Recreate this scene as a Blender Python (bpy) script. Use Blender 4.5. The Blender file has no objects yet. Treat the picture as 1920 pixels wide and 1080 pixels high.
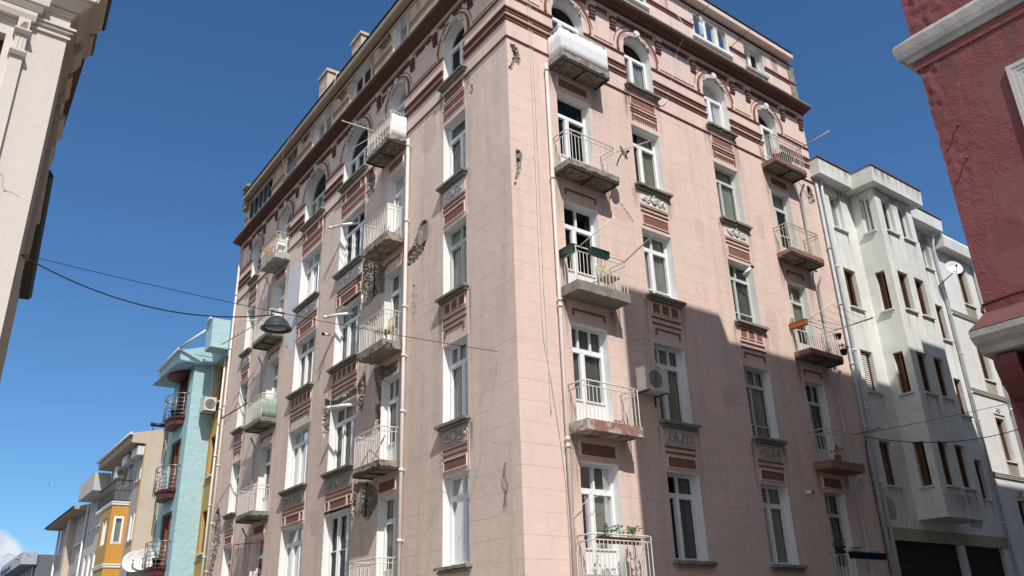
import bpy, math, random
from mathutils import Vector, Matrix, noise
R = math.radians
sin, cos, pi = math.sin, math.cos, math.pi
S = bpy.context.scene
C = S.collection
random.seed(7)

# ------------------------------------------------------------ camera
cam = bpy.data.objects.new('camera', bpy.data.cameras.new('camera'))
C.objects.link(cam)
rv = Vector((0.797286, -0.602831, -0.030487)); uv = Vector((-0.213952, -0.329474, 0.919604)); fv = Vector((0.564410, 0.726665, 0.391662))
M = Matrix.Identity(4)
for i in range(3):
    M[i][0] = rv[i]; M[i][1] = uv[i]; M[i][2] = -fv[i]
CAM = Vector((-10.3455, -13.20425, 1.6))
M.translation = CAM
cam.matrix_world = M
cam.data.sensor_width = 36; cam.data.lens = 1552.2 / 1920 * 36
cam.data.clip_start = .1; cam.data.clip_end = 6000
S.camera = cam

# ------------------------------------------------------------ sun and sky
SUN = Vector((-.39, -1, 1.15)).normalized()
EL = math.asin(SUN.z); AZ = math.atan2(SUN.x, SUN.y)
sl = bpy.data.lights.new('sun', 'SUN'); sl.energy = 4.3; sl.angle = R(.5); sl.color = (1, .945, .87)
so = bpy.data.objects.new('sun', sl); C.objects.link(so)
so.rotation_euler = (-SUN).to_track_quat('-Z', 'Y').to_euler(); so.location = (0, -30, 40)
W = bpy.data.worlds.new('World'); S.world = W; W.use_nodes = True
nt = W.node_tree; nt.nodes.clear()
def wn(t): return nt.nodes.new(t)
sky = wn('ShaderNodeTexSky'); sky.sky_type = 'NISHITA'; sky.sun_disc = False
sky.sun_elevation = EL; sky.sun_rotation = AZ; sky.altitude = 0; sky.air_density = 1.0; sky.dust_density = .25; sky.ozone_density = 1.6
bg = wn('ShaderNodeBackground'); bg.inputs[1].default_value = .12
out = wn('ShaderNodeOutputWorld')
# one far cumulus low over the end of the street, part of the sky
tc = wn('ShaderNodeTexCoord'); sep = wn('ShaderNodeSeparateXYZ'); nt.links.new(tc.outputs['Generated'], sep.inputs[0])
az = wn('ShaderNodeMath'); az.operation = 'ARCTAN2'; nt.links.new(sep.outputs[0], az.inputs[0]); nt.links.new(sep.outputs[1], az.inputs[1])
nz = wn('ShaderNodeTexNoise'); nz.inputs['Scale'].default_value = 26; nz.inputs['Detail'].default_value = 7; nz.inputs['Roughness'].default_value = .58
nt.links.new(tc.outputs['Generated'], nz.inputs['Vector'])
def wm(op, a, b, clamp=False):
    m = wn('ShaderNodeMath'); m.operation = op; m.use_clamp = clamp
    for i, v in enumerate((a, b)):
        if hasattr(v, 'links'): nt.links.new(v, m.inputs[i])
        else: m.inputs[i].default_value = v
    return m.outputs[0]
# height of the cloud top falls with azimuth
a1 = wm('MULTIPLY', wm('SUBTRACT', az.outputs[0], .10), -.40)
top = wm('ADD', a1, .122)
d1 = wm('SUBTRACT', top, sep.outputs[2])
d2 = wm('ADD', d1, wm('MULTIPLY', wm('SUBTRACT', nz.outputs[0], .5), .075))
mask = wm('MULTIPLY', wm('MULTIPLY', d2, 90, True), .88)
nz2 = wn('ShaderNodeTexNoise'); nz2.inputs['Scale'].default_value = 40; nz2.inputs['Detail'].default_value = 6
nt.links.new(tc.outputs['Generated'], nz2.inputs['Vector'])
crp = wn('ShaderNodeValToRGB'); crp.color_ramp.elements[0].position = .3; crp.color_ramp.elements[0].color = (3.9, 4.4, 5.6, 1)
crp.color_ramp.elements[1].position = .62; crp.color_ramp.elements[1].color = (7.2, 7.3, 7.7, 1)
nt.links.new(nz2.outputs[0], crp.inputs[0])
mx = wn('ShaderNodeMixRGB'); nt.links.new(mask, mx.inputs[0])
tint = wn('ShaderNodeMixRGB'); tint.blend_type = 'MULTIPLY'; tint.inputs[0].default_value = 1; tint.inputs[2].default_value = (.47, .76, 1.02, 1); nt.links.new(sky.outputs[0], tint.inputs[1]); nt.links.new(tint.outputs[0], mx.inputs[1]); nt.links.new(crp.outputs[0], mx.inputs[2])
nt.links.new(mx.outputs[0], bg.inputs[0]); nt.links.new(bg.outputs[0], out.inputs[0])
S.view_settings.view_transform = 'Standard'; S.view_settings.look = 'None'
S.view_settings.exposure = 0.0; S.view_settings.gamma = 1; S.view_settings.use_curve_mapping = False
S.render.engine = 'CYCLES'
S.cycles.max_bounces = 8; S.cycles.transparent_max_bounces = 16

# ------------------------------------------------------------ materials
MATS = {}
def srgb(r, g, b):
    f = lambda v: ((v / 255 + .055) / 1.055) ** 2.4 if v > 10 else v / 255 / 12.92
    return (f(r), f(g), f(b))
class MatB:
    def __init__(s, name, rough=.85, spec=.3, metal=0):
        s.m = bpy.data.materials.new(name); s.m.use_nodes = True; s.t = s.m.node_tree
        s.b = s.t.nodes['Principled BSDF']; s.b.inputs['Roughness'].default_value = rough
        s.b.inputs['Specular IOR Level'].default_value = spec; s.b.inputs['Metallic'].default_value = metal
        s.tc = s.t.nodes.new('ShaderNodeTexCoord').outputs['Object']; s.h = None
        MATS[name] = s.m
    def n(s, t): return s.t.nodes.new(t)
    def link(s, a, b): s.t.links.new(a, b)
    def map(s, sc):
        m = s.n('ShaderNodeMapping'); m.inputs['Scale'].default_value = sc; m.inputs['Location'].default_value = (.371, .417, .233); m.inputs['Rotation'].default_value = (.0, .0, .6) if sc != (1, 1, 1) else (.5, .3, .6); s.link(s.tc, m.inputs[0]); return m.outputs[0]
    def noise(s, scale, detail=4, rough=.55, sc=None, dist=0):
        n = s.n('ShaderNodeTexNoise'); n.inputs['Scale'].default_value = scale; n.inputs['Detail'].default_value = detail
        n.inputs['Roughness'].default_value = rough; n.inputs['Distortion'].default_value = dist
        s.link(s.map(sc or (1, 1, 1)), n.inputs['Vector']); return n.outputs[0]
    def ramp(s, v, lo, hi, a=0, b=1):
        r = s.n('ShaderNodeMapRange'); r.inputs[1].default_value = lo; r.inputs[2].default_value = hi
        r.inputs[3].default_value = a; r.inputs[4].default_value = b; s.link(v, r.inputs[0]); return r.outputs[0]
    def mix(s, f, a, b, mode='MIX'):
        m = s.n('ShaderNodeMixRGB'); m.blend_type = mode
        for i, v in enumerate((f, a, b)):
            if hasattr(v, 'links'): s.link(v, m.inputs[i])
            elif i == 0: m.inputs[0].default_value = v
            else: m.inputs[i].default_value = (*v, 1)
        return m.outputs[0]
    def math(s, op, a, b=0):
        m = s.n('ShaderNodeMath'); m.operation = op
        for i, v in enumerate((a, b)):
            if hasattr(v, 'links'): s.link(v, m.inputs[i])
            else: m.inputs[i].default_value = v
        return m.outputs[0]
    def color(s, v):
        if hasattr(v, 'links'): s.link(v, s.b.inputs['Base Color'])
        else: s.b.inputs['Base Color'].default_value = (*v, 1)
    def bump(s, v, strength, dist=.02):
        b = s.n('ShaderNodeBump'); b.inputs['Strength'].default_value = strength; b.inputs['Distance'].default_value = dist
        s.link(v, b.inputs['Height'])
        if s.h: s.link(s.h, b.inputs['Normal'])
        s.h = b.outputs[0]; s.link(s.h, s.b.inputs['Normal'])
def plaster(name, col, dirt, amt=.5, stain=.5, bump=.25, bscale=60, rough=.9, lines=None, streak=.35, crack=0, dirtz=None):
    m = MatB(name, rough)
    big = m.ramp(m.noise(.55, 6, .6), .38, .68)
    mid = m.ramp(m.noise(3.2, 5, .65), .35, .75)
    f = m.math('MULTIPLY', m.math('ADD', m.math('MULTIPLY', big, .6), m.math('MULTIPLY', mid, .4)), amt)
    c = m.mix(f, col, dirt)
    st = m.ramp(m.noise(1.0, 6, .7, sc=(3.2, 3.2, .28)), .46, .8)
    c = m.mix(m.math('MULTIPLY', st, streak), c, tuple(v * .62 for v in dirt))
    fine = m.ramp(m.noise(38, 3, .6), .3, .7, .9, 1.07)
    cc = m.n('ShaderNodeCombineColor'); [m.link(fine, cc.inputs[i]) for i in range(3)]
    c = m.mix(1.0, c, cc.outputs[0], 'MULTIPLY')
    if lines:
        z = m.n('ShaderNodeSeparateXYZ'); m.link(m.tc, z.inputs[0])
        wob = m.math('MULTIPLY', m.math('SUBTRACT', m.noise(1.7, 2), .5), .02)
        fr = m.math('FRACT', m.math('DIVIDE', m.math('ADD', m.math('ADD', z.outputs[2], wob), 20.03), lines))
        ln = m.math('LESS_THAN', m.math('ABSOLUTE', m.math('SUBTRACT', fr, .5)), .007 / lines)
        lim = m.math('LESS_THAN', z.outputs[2], 15.6)
        ln = m.math('MULTIPLY', ln, lim)
        lnf = m.math('MULTIPLY', ln, m.ramp(m.noise(1.3, 4, .7), .3, .6, .1, .55))
        c = m.mix(lnf, c, tuple(v * .5 for v in dirt))
        m.bump(m.math('SUBTRACT', 1, ln), .2, .008)
    if crack:
        v = m.n('ShaderNodeTexVoronoi'); v.feature = 'DISTANCE_TO_EDGE'; v.inputs['Scale'].default_value = .8
        wv = m.n('ShaderNodeMixRGB'); wv.inputs[0].default_value = .25; m.link(m.tc, wv.inputs[1])
        nn = m.n('ShaderNodeTexNoise'); nn.inputs['Scale'].default_value = 2.5; nn.inputs['Detail'].default_value = 6; m.link(m.tc, nn.inputs['Vector']); m.link(nn.outputs['Color'], wv.inputs[2]); m.link(wv.outputs[0], v.inputs['Vector'])
        k = m.math('MULTIPLY', m.math('LESS_THAN', v.outputs[0], .0035), m.math('GREATER_THAN', m.noise(.5, 2), .56))
        c = m.mix(m.math('MULTIPLY', k, crack), c, tuple(v_ * .35 for v_ in dirt))
    m.color(c)
    m.bump(m.noise(bscale, 4, .6), bump, .01)
    m.bump(m.noise(4, 4, .6), bump * .8, .03)
    return m.m
def simple(name, col, rough=.6, spec=.4, metal=0, var=.25, vs=8, bump=0, dirt=None, dthr=.6):
    m = MatB(name, rough, spec, metal)
    v = m.ramp(m.noise(vs, 4, .6), .3, .7, 1 - var, 1 + var * .4)
    cc = m.n('ShaderNodeCombineColor'); [m.link(v, cc.inputs[i]) for i in range(3)]
    c = m.mix(1.0, col, cc.outputs[0], 'MULTIPLY')
    if dirt: c = m.mix(m.math('MULTIPLY', m.ramp(m.noise(vs * 1.7, 6, .7), dthr, dthr + .07), .9), c, dirt)
    m.color(c)
    if bump: m.bump(m.noise(vs * 5, 4), bump, .01)
    return m.m
PINK = (.81, .62, .545)
plaster('pink_plaster', PINK, (.66, .52, .445), .7, lines=.457, streak=.38, crack=.35)
plaster('pink_weathered', (.88, .69, .585), (.67, .565, .475), .9, lines=.457, streak=.5, crack=.4)
plaster('ochre_plaster', (.78, .53, .36), (.50, .38, .28), .9, streak=.5, crack=.6)
plaster('red_trim', (.27, .125, .10), (.19, .09, .075), .6, bump=.3, streak=.2)
plaster('dark_red_trim', (.17, .085, .07), (.09, .06, .05), .6, streak=.2)
plaster('reveal_white', (.86, .87, .86), (.60, .59, .56), .3, streak=.22, bump=.2)
simple('upvc_white', (.87, .88, .88), .35, .5, var=.05)
simple('old_frame', (.62, .66, .58), .6, .3, var=.2, vs=20, dirt=(.3, .27, .2), dthr=.62)
simple('curtain', (.72, .73, .70), .95, .1, var=.15, vs=5)
simple('cream_curtain', (.62, .58, .46), .95, .1, var=.2, vs=5)
simple('grey_curtain', (.34, .36, .36), .95, .1, var=.3, vs=4)
plaster('pale_blue_paint', (.70, .72, .76), (.60, .62, .66), .5, lines=.457, streak=.2)
simple('blue_cloth', (.02, .05, .2), .9, .1)
simple('interior_dark', (.035, .03, .027), .9, .1)  # near-black colour stands in for the shade of unlit rooms
plaster('concrete', (.33, .31, .27), (.17, .155, .13), .9, bump=.6, bscale=30, streak=.4)
plaster('moss_concrete', (.31, .295, .255), (.14, .14, .11), .9, bump=.9, bscale=22, streak=.5)
simple('dark_steel', (.05, .05, .048), .7, .3, var=.5, vs=14, dirt=(.16, .10, .06), dthr=.6)
simple('soffit', (.30, .25, .18), .95, .1, var=.6, vs=6, bump=.5, dirt=(.08, .065, .05), dthr=.56)
simple('rail_white', (.78, .76, .72), .55, .4, var=.15, vs=15, dirt=(.33, .19, .11), dthr=.66)
simple('rail_cream', (.62, .56, .45), .6, .35, var=.2, vs=15, dirt=(.25, .12, .06), dthr=.60)
simple('pipe_white', (.70, .64, .60), .55, .4, var=.12, vs=4)
simple('pipe_grey', (.52, .55, .58), .5, .4, var=.15, vs=4)
simple('relief_white', (.76, .75, .72), .85, .2, var=.2, vs=12, bump=.5, dirt=(.33, .32, .28), dthr=.60)
simple('relief_grey', (.58, .55, .50), .9, .2, var=.4, vs=12, bump=.8, dirt=(.25, .23, .2), dthr=.56)
simple('sheet_white', (.78, .79, .82), .8, .2, var=.06, vs=6)
plaster('red_stucco', (.262, .085, .09), (.17, .06, .062), .9, bump=1.3, bscale=45, streak=.15)
plaster('dark_stucco', (.19, .075, .072), (.10, .06, .055), .9, bump=1.0, bscale=40, streak=.4)  # red stucco darkened in colour to offset light on the upward-facing hood
plaster('worn_white', (.50, .49, .47), (.20, .185, .16), .9, bump=.5, bscale=30, streak=.5)
plaster('cream_plaster', (.70, .64, .57), (.60, .545, .46), .5, bump=.12, streak=.16, crack=.9)
plaster('tan_plaster', (.50, .42, .32), (.38, .31, .23), .5, bump=.2, streak=.2)
plaster('blue_stucco', (.43, .63, .68), (.34, .53, .58), .6, bump=1.6, bscale=28, streak=.1)
plaster('mustard_plaster', (.56, .36, .12), (.42, .27, .09), .5, streak=.25)
plaster('beige_plaster', (.62, .54, .44), (.44, .37, .29), .6, streak=.25)
plaster('grey_plaster', (.50, .49, .46), (.32, .31, .28), .7, streak=.35)
plaster('pale_grey_plaster', (.60, .59, .56), (.45, .44, .41), .6, streak=.3)
plaster('aged_white_plaster', (.82, .84, .81), (.52, .52, .47), .7, streak=.4)
plaster('clean_white_plaster', (.76, .755, .74), (.56, .55, .52), .5, streak=.3)
plaster('stained_plaster', (.48, .43, .32), (.25, .22, .16), 1.0, streak=.4)
simple('brown_wood', (.17, .065, .03), .5, .4, var=.4, vs=10)
simple('dark_wood', (.06, .032, .024), .6, .3, var=.3)
simple('maroon', (.12, .025, .028), .5, .4)
simple('gutter_white', (.72, .73, .74), .4, .5, var=.1)
simple('roof_tile', (.20, .10, .07), .9, .2, var=.5, vs=20)
simple('black_metal', (.015, .015, .016), .4, .5, var=.3)
simple('lamp_metal', (.045, .055, .062), .45, .5, var=.25, vs=6)
simple('brushed_steel', (.38, .35, .34), .35, .5, .6, var=.2)
simple('ac_plastic', (.68, .66, .60), .5, .4, var=.15, vs=6)
simple('grille_dark', (.045, .045, .045), .6, .3)
simple('dish_white', (.74, .73, .73), .5, .4, var=.08)
simple('dish_rust', (.20, .15, .10), .7, .3, var=.5, vs=12)
simple('green_plastic', (.012, .055, .042), .4, .5)
simple('terracotta', (.42, .13, .06), .85, .2)
simple('clay_brown', (.12, .06, .042), .8, .2)
simple('pot_purple', (.07, .02, .05), .5, .4); simple('pot_blue', (.015, .03, .16), .5, .4); simple('pot_black', (.015, .015, .02), .5, .4)
simple('leaf_green', (.05, .10, .025), .7, .3, var=.5, vs=20)
simple('flower_red', (.55, .02, .02), .7, .3)
simple('wicker', (.55, .47, .28), .8, .2)
simple('white_wire', (.74, .72, .68), .6, .3)
simple('black_wire', (.012, .012, .012), .6, .3)
simple('red_grille', (.22, .05, .035), .7, .3)
simple('garage_metal', (.045, .022, .022), .6, .4, var=.5, vs=5)
simple('green_tarp', (.30, .40, .34), .6, .3, var=.3, vs=8)
simple('asphalt', (.06, .06, .06), .9, .3, var=.4, vs=30, bump=.4)
simple('bounce_paving', (.24, .22, .20), .9, .2, var=.3, vs=12, bump=.4)  # unseen paving, kept pale to bounce light onto the shaded walls
simple('pavement', (.34, .32, .29), .9, .2, var=.3, vs=12, bump=.3)
simple('road_paint', (.75, .75, .72), .7, .3)
simple('gull_white', (.75, .75, .75), .8, .2); simple('gull_dark', (.12, .12, .13), .8, .2)
simple('sign_grey', (.42, .47, .52), .5, .4); simple('sign_letters', (.08, .07, .22), .6, .3); simple('dark_cladding', (.15, .155, .17), .6, .3); simple('purple_glass', (.08, .05, .22), .25, .6)
# crumbling masonry
m = MatB('broken_masonry', .95, .15)
br = m.n('ShaderNodeTexBrick'); br.inputs['Scale'].default_value = 1; br.inputs['Brick Width'].default_value = .24; br.inputs['Row Height'].default_value = .075; br.inputs['Mortar Size'].default_value = .012
br.inputs['Color1'].default_value = (.36, .29, .24, 1); br.inputs['Color2'].default_value = (.20, .17, .145, 1); br.inputs['Mortar'].default_value = (.33, .31, .27, 1)
sx = m.n('ShaderNodeSeparateXYZ'); m.link(m.tc, sx.inputs[0]); cx_ = m.n('ShaderNodeCombineXYZ'); m.link(m.math('ADD', sx.outputs[0], sx.outputs[1]), cx_.inputs[0]); m.link(sx.outputs[2], cx_.inputs[1])
m.link(cx_.outputs[0], br.inputs['Vector'])
c = m.mix(m.ramp(m.noise(4, 6, .7), .48, .58), br.outputs[0], (.50, .46, .40)); c = m.mix(m.ramp(m.noise(9, 5, .75), .56, .64), c, (.13, .11, .09)); c = m.mix(m.ramp(m.noise(5, 3), .60, .66), c, (.30, .15, .095))  # dark noise patches paint crevice shade into the masonry colour
m.color(c); m.bump(m.noise(25, 6, .7), 1, .04)
# peeling slab paint
m = MatB('peeling_slab', .9, .2)
f = m.ramp(m.noise(3.2, 6, .65), .40, .47)
c = m.mix(f, (.27, .165, .135), (.38, .34, .28)); c = m.mix(m.math('MULTIPLY', m.ramp(m.noise(9, 5, .7), .42, .66), .8), c, (.15, .13, .105))
m.color(c); m.bump(f, .6, .01); m.bump(m.noise(35, 5), .6, .02)
m = MatB('painted_slab', .9, .2)
f = m.ramp(m.noise(2.6, 6, .6), .50, .54)
c = m.mix(f, (.33, .17, .145), (.48, .45, .39)); c = m.mix(m.math('MULTIPLY', m.ramp(m.noise(12, 5, .7), .5, .75), .5), c, (.2, .17, .14)); m.color(c); m.bump(f, .5, .01); m.bump(m.noise(35, 5), .5, .02)
m = MatB('pink_slab', .9, .2)
c = m.mix(m.ramp(m.noise(6, 6, .7), .55, .64), (.29, .155, .125), (.20, .17, .13)); m.color(c); m.bump(m.noise(35, 5), .6, .02)
# yellow tile bay
m = MatB('yellow_tile', .5, .4)
br = m.n('ShaderNodeTexBrick'); br.offset = 0; br.inputs['Scale'].default_value = 1; br.inputs['Brick Width'].default_value = .12; br.inputs['Row Height'].default_value = .12; br.inputs['Mortar Size'].default_value = .012
br.inputs['Color1'].default_value = (.52, .225, .03, 1); br.inputs['Color2'].default_value = (.57, .26, .035, 1); br.inputs['Mortar'].default_value = (.62, .38, .10, 1)
sx = m.n('ShaderNodeSeparateXYZ'); m.link(m.tc, sx.inputs[0]); cx_ = m.n('ShaderNodeCombineXYZ'); m.link(m.math('ADD', sx.outputs[0], sx.outputs[1]), cx_.inputs[0]); m.link(sx.outputs[2], cx_.inputs[1]); m.link(cx_.outputs[0], br.inputs['Vector'])
m.color(br.outputs[0])
def decal(name, col, alpha, kind):
    m = MatB(name, .95, .1); m.color(col); o = [n for n in m.t.nodes if n.type == 'OUTPUT_MATERIAL'][0]
    uv = m.n('ShaderNodeUVMap'); sp = m.n('ShaderNodeSeparateXYZ'); m.link(uv.outputs[0], sp.inputs[0]); u, v = sp.outputs[0], sp.outputs[1]
    ed = m.math('MULTIPLY', m.math('MULTIPLY', u, m.math('SUBTRACT', 1, u)), 4)
    if kind == 'streak':
        n1 = m.ramp(m.noise(9, 5, .7, sc=(1, 1, .07)), .40, .66); a = m.math('MULTIPLY', m.math('MULTIPLY', n1, v), ed)
    else:
        ev = m.math('MULTIPLY', m.math('MULTIPLY', v, m.math('SUBTRACT', 1, v)), 4); n1 = m.noise(2.3, 5, .6)
        a = m.ramp(m.math('ADD', m.math('MULTIPLY', ed, ev), m.math('MULTIPLY', m.math('SUBTRACT', n1, .5), 1.1)), .42, .52)
    a = m.math('MULTIPLY', a, alpha); tr = m.n('ShaderNodeBsdfTransparent'); ms = m.n('ShaderNodeMixShader')
    m.link(a, ms.inputs[0]); m.link(tr.outputs[0], ms.inputs[1]); m.link(m.b.outputs[0], ms.inputs[2]); m.link(ms.outputs[0], o.inputs[0])
decal('grime', (.17, .145, .12), .75, 'streak'); decal('rust', (.30, .13, .06), .6, 'streak'); decal('pale_repair', (.80, .66, .60), .35, 'patch'); decal('soot', (.30, .24, .205), .42, 'patch'); decal('maroon_fade', (.36, .17, .165), .4, 'patch')
def stains(F, L, mats, parent, name='weathering', d=.003):
    g = G(F)
    for a0, a1, z0, z1, mi in L: g.poly([(a0, d, z0), (a1, d, z0), (a1, d, z1), (a0, d, z1)], mi)
    o = g.obj(name, mats, parent); o['kind'] = 'stuff'
    ul = o.data.uv_layers.new(name='UVMap')
    for i, (a0, a1, z0, z1, mi) in enumerate(L):
        for li in o.data.polygons[i].loop_indices:
            co = g.v[o.data.loops[li].vertex_index]; k = o.data.loops[li].vertex_index % 4
            ul.data[li].uv = ((0, 0), (1, 0), (1, 1), (0, 1))[k]
    return o
# window glass
m = MatB('glass'); m.t.nodes.remove(m.b); o = [n for n in m.t.nodes if n.type == 'OUTPUT_MATERIAL'][0]
tr = m.n('ShaderNodeBsdfTransparent'); tr.inputs[0].default_value = (.80, .84, .84, 1); gl = m.n('ShaderNodeBsdfGlossy'); gl.inputs['Roughness'].default_value = .03
fr = m.n('ShaderNodeFresnel'); fr.inputs[0].default_value = 1.5; ms = m.n('ShaderNodeMixShader')
bp = m.n('ShaderNodeBump'); bp.inputs['Strength'].default_value = .06; bp.inputs['Distance'].default_value = .05; m.link(m.noise(1.6, 1), bp.inputs['Height']); m.link(bp.outputs[0], gl.inputs['Normal'])
m.link(m.math('ADD', m.math('MULTIPLY', fr.outputs[0], .7), .0), ms.inputs[0]); m.link(tr.outputs[0], ms.inputs[1]); m.link(gl.outputs[0], ms.inputs[2]); m.link(ms.outputs[0], o.inputs[0])

# ------------------------------------------------------------ mapping frames: (along, out, up) -> world
TH = 0.034943; s_, c_ = sin(TH), cos(TH)
def FR(u, d, z): return (u, -d, z)                                   # facade on the wide street
def FL(v, d, z): return (v * s_ - d * c_, v * c_ + d * s_, z)        # facade on the narrow street
def FRED(a, d, z): return (-.36 - d, -9.4 - a, z)
def FCF(a, d, z): return (-9.2 - a, 2 - d, z)
PH = R(6.0)
def FCS(b, d, z): return (-9.2 + b * sin(PH) + d * cos(PH), 2 + b * cos(PH) - d * sin(PH), z)
def FW(x, y, z): return (x, y, z)

ORG = {}
def tag(o, label=None, cat=None, group=None, kind=None):
    if label: o['label'] = label
    if cat: o['category'] = cat
    if group: o['group'] = group
    if kind: o['kind'] = kind
    return o
def thing(name, loc, label, cat, group=None):
    o = bpy.data.objects.new(name, None); C.objects.link(o); o.location = loc; o.empty_display_size = .2
    ORG[o.name] = Vector(loc)
    return tag(o, label, cat, group)
class G:
    def __init__(s, F=FW): s.v = []; s.f = []; s.m = []; s.F = F; s.mi = 0; s.sm = set()
    def pt(s, p): s.v.append(Vector(s.F(*p))); return len(s.v) - 1
    def poly(s, pts, mi=None):
        s.f.append([s.pt(p) for p in pts]); s.m.append(s.mi if mi is None else mi)
    def box(s, a0, a1, d0, d1, z0, z1, mi=None):
        P = [s.pt(p) for p in ((a0, d0, z0), (a1, d0, z0), (a1, d1, z0), (a0, d1, z0), (a0, d0, z1), (a1, d0, z1), (a1, d1, z1), (a0, d1, z1))]
        for q in ((0, 1, 2, 3), (4, 5, 6, 7), (0, 1, 5, 4), (1, 2, 6, 5), (2, 3, 7, 6), (3, 0, 4, 7)):
            s.f.append([P[i] for i in q]); s.m.append(s.mi if mi is None else mi)
    def prism(s, prof, a0, a1, m0=0, m1=0, mi=None, caps=True):
        """profile of (d,z) swept along a; m0/m1 mitre factor by d"""
        A = [s.pt((a0 - m0 * d, d, z)) for d, z in prof]; B = [s.pt((a1 + m1 * d, d, z)) for d, z in prof]
        n = len(prof); k = s.mi if mi is None else mi
        for i in range(n):
            j = (i + 1) % n; s.f.append([A[i], A[j], B[j], B[i]]); s.m.append(k)
        if caps:
            if not m0: s.f.append(A); s.m.append(k)
            if not m1: s.f.append(B); s.m.append(k)
    def tube(s, pts, r, n=6, mi=None, caps=True):
        P = [Vector(s.F(*p)) for p in pts]; k = s.mi if mi is None else mi
        rings = []
        up = None
        for i, p in enumerate(P):
            t = (P[min(i + 1, len(P) - 1)] - P[max(i - 1, 0)])
            if t.length < 1e-9: t = Vector((0, 0, 1))
            t.normalize()
            if up is None: up = t.orthogonal().normalized()
            up = (up - t * up.dot(t))
            if up.length < 1e-6: up = t.orthogonal()
            up.normalize(); sd = t.cross(up)
            rr = r[i] if isinstance(r, (list, tuple)) else r
            b = len(s.v)
            for j in range(n):
                a = 2 * pi * j / n; s.v.append(p + up * (cos(a) * rr) + sd * (sin(a) * rr))
            rings.append(b)
        for a, b in zip(rings, rings[1:]):
            for j in range(n):
                jj = (j + 1) % n; s.sm.add(len(s.f)); s.f.append([a + j, a + jj, b + jj, b + j]); s.m.append(k)
        if caps:
            s.f.append([rings[0] + j for j in range(n)]); s.m.append(k); s.f.append([rings[-1] + j for j in range(n)]); s.m.append(k)
    def lathe(s, c, axis, prof, n=20, mi=None):
        """c world centre, axis world vector, prof of (r, h)"""
        c = Vector(c); ax = Vector(axis).normalized(); e = ax.orthogonal().normalized(); g = ax.cross(e); k = s.mi if mi is None else mi
        rings = []
        for r, h in prof:
            b = len(s.v)
            for j in range(n):
                a = 2 * pi * j / n; s.v.append(c + ax * h + e * (cos(a) * r) + g * (sin(a) * r))
            rings.append(b)
        for a, b in zip(rings, rings[1:]):
            for j in range(n):
                jj = (j + 1) % n; s.sm.add(len(s.f)); s.f.append([a + j, a + jj, b + jj, b + j]); s.m.append(k)
    def blob(s, c, r, mi=None, sq=(1, 1, 1)):
        c = Vector(s.F(*c)); k = s.mi if mi is None else mi
        b = len(s.v); rows = 4; n = 6
        s.v.append(c + Vector((0, 0, r * sq[2])))
        for i in range(1, rows):
            t = pi * i / rows
            for j in range(n):
                a = 2 * pi * j / n + i * .5
                s.v.append(c + Vector((r * sq[0] * sin(t) * cos(a), r * sq[1] * sin(t) * sin(a), r * sq[2] * cos(t))))
        s.v.append(c - Vector((0, 0, r * sq[2])))
        e = len(s.v) - 1
        for j in range(n):
            s.sm.add(len(s.f)); s.f.append([b, b + 1 + j, b + 1 + (j + 1) % n]); s.m.append(k)
            for i in range(rows - 2):
                o = b + 1 + i * n; s.sm.add(len(s.f)); s.f.append([o + j, o + (j + 1) % n, o + n + (j + 1) % n, o + n + j]); s.m.append(k)
            o = b + 1 + (rows - 2) * n; s.sm.add(len(s.f)); s.f.append([e, o + j, o + (j + 1) % n]); s.m.append(k)
    def rough(s, a0, a1, d0, d1, z0, z1, step=.06, amp=.02, chip=.05, seed=0, mi=None, chipz=None):
        """box with subdivided faces, noisy surface and chipped lower edges"""
        na, nd, nz_ = [max(1, int(round((b - a) / step))) for a, b in ((a0, a1), (d0, d1), (z0, z1))]
        k = s.mi if mi is None else mi; idx = {}
        def vert(i, j, l):
            key = (i, j, l)
            if key in idx: return idx[key]
            a = a0 + (a1 - a0) * i / na; d = d0 + (d1 - d0) * j / nd; z = z0 + (z1 - z0) * l / nz_
            P = Vector((a * 1.0 + seed * 7.3, d, z)) * 6
            nv = noise.noise_vector(P) * amp
            # chipping of the lower outer edge
            e = max(0, 1 - (z - z0) / max(1e-4, (z1 - z0)) * 1.6)
            edge = min(abs(a - a0), abs(a - a1), abs(d - d1))
            if edge < .07 and chip:
                h = noise.noise(Vector((a * 5.3 + seed, d * 5.3, seed * 3.0))) - .02 + .35 * noise.noise(Vector((a * 17, d * 17, seed)))
                if h > 0: nv = nv + Vector((0, 0, min(chip * 3 * h, (z1 - z0) * .7) * e))
            idx[key] = s.pt((a + nv.x, d + nv.y, z + nv.z * (1 if l < nz_ else .3))); return idx[key]
        def face(q): s.f.append(q); s.m.append(k)
        for i in range(na):
            for j in range(nd):
                for l in (0, nz_): face([vert(i, j, l), vert(i + 1, j, l), vert(i + 1, j + 1, l), vert(i, j + 1, l)])
            for l in range(nz_):
                face([vert(i, nd, l), vert(i + 1, nd, l), vert(i + 1, nd, l + 1), vert(i, nd, l + 1)])
        for j in range(nd):
            for l in range(nz_):
                for i in (0, na): face([vert(i, j, l), vert(i, j + 1, l), vert(i, j + 1, l + 1), vert(i, j, l + 1)])
    def obj(s, name, mats, parent=None, label=None, cat=None, group=None, kind=None, origin=None):
        if isinstance(mats, str): mats = [mats]
        if not s.f: return None
        if parent is not None:
            org = ORG[parent.name]
        elif origin is not None: org = Vector(origin)
        elif kind: org = Vector((0, 0, 0))
        else:
            xs = [v.x for v in s.v]; ys = [v.y for v in s.v]; org = Vector(((min(xs) + max(xs)) / 2, (min(ys) + max(ys)) / 2, min(v.z for v in s.v)))
        me = bpy.data.meshes.new(name); me.from_pydata([tuple(v - org) for v in s.v], [], s.f)
        for q in mats: me.materials.append(MATS[q])
        me.polygons.foreach_set('material_index', s.m)
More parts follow.
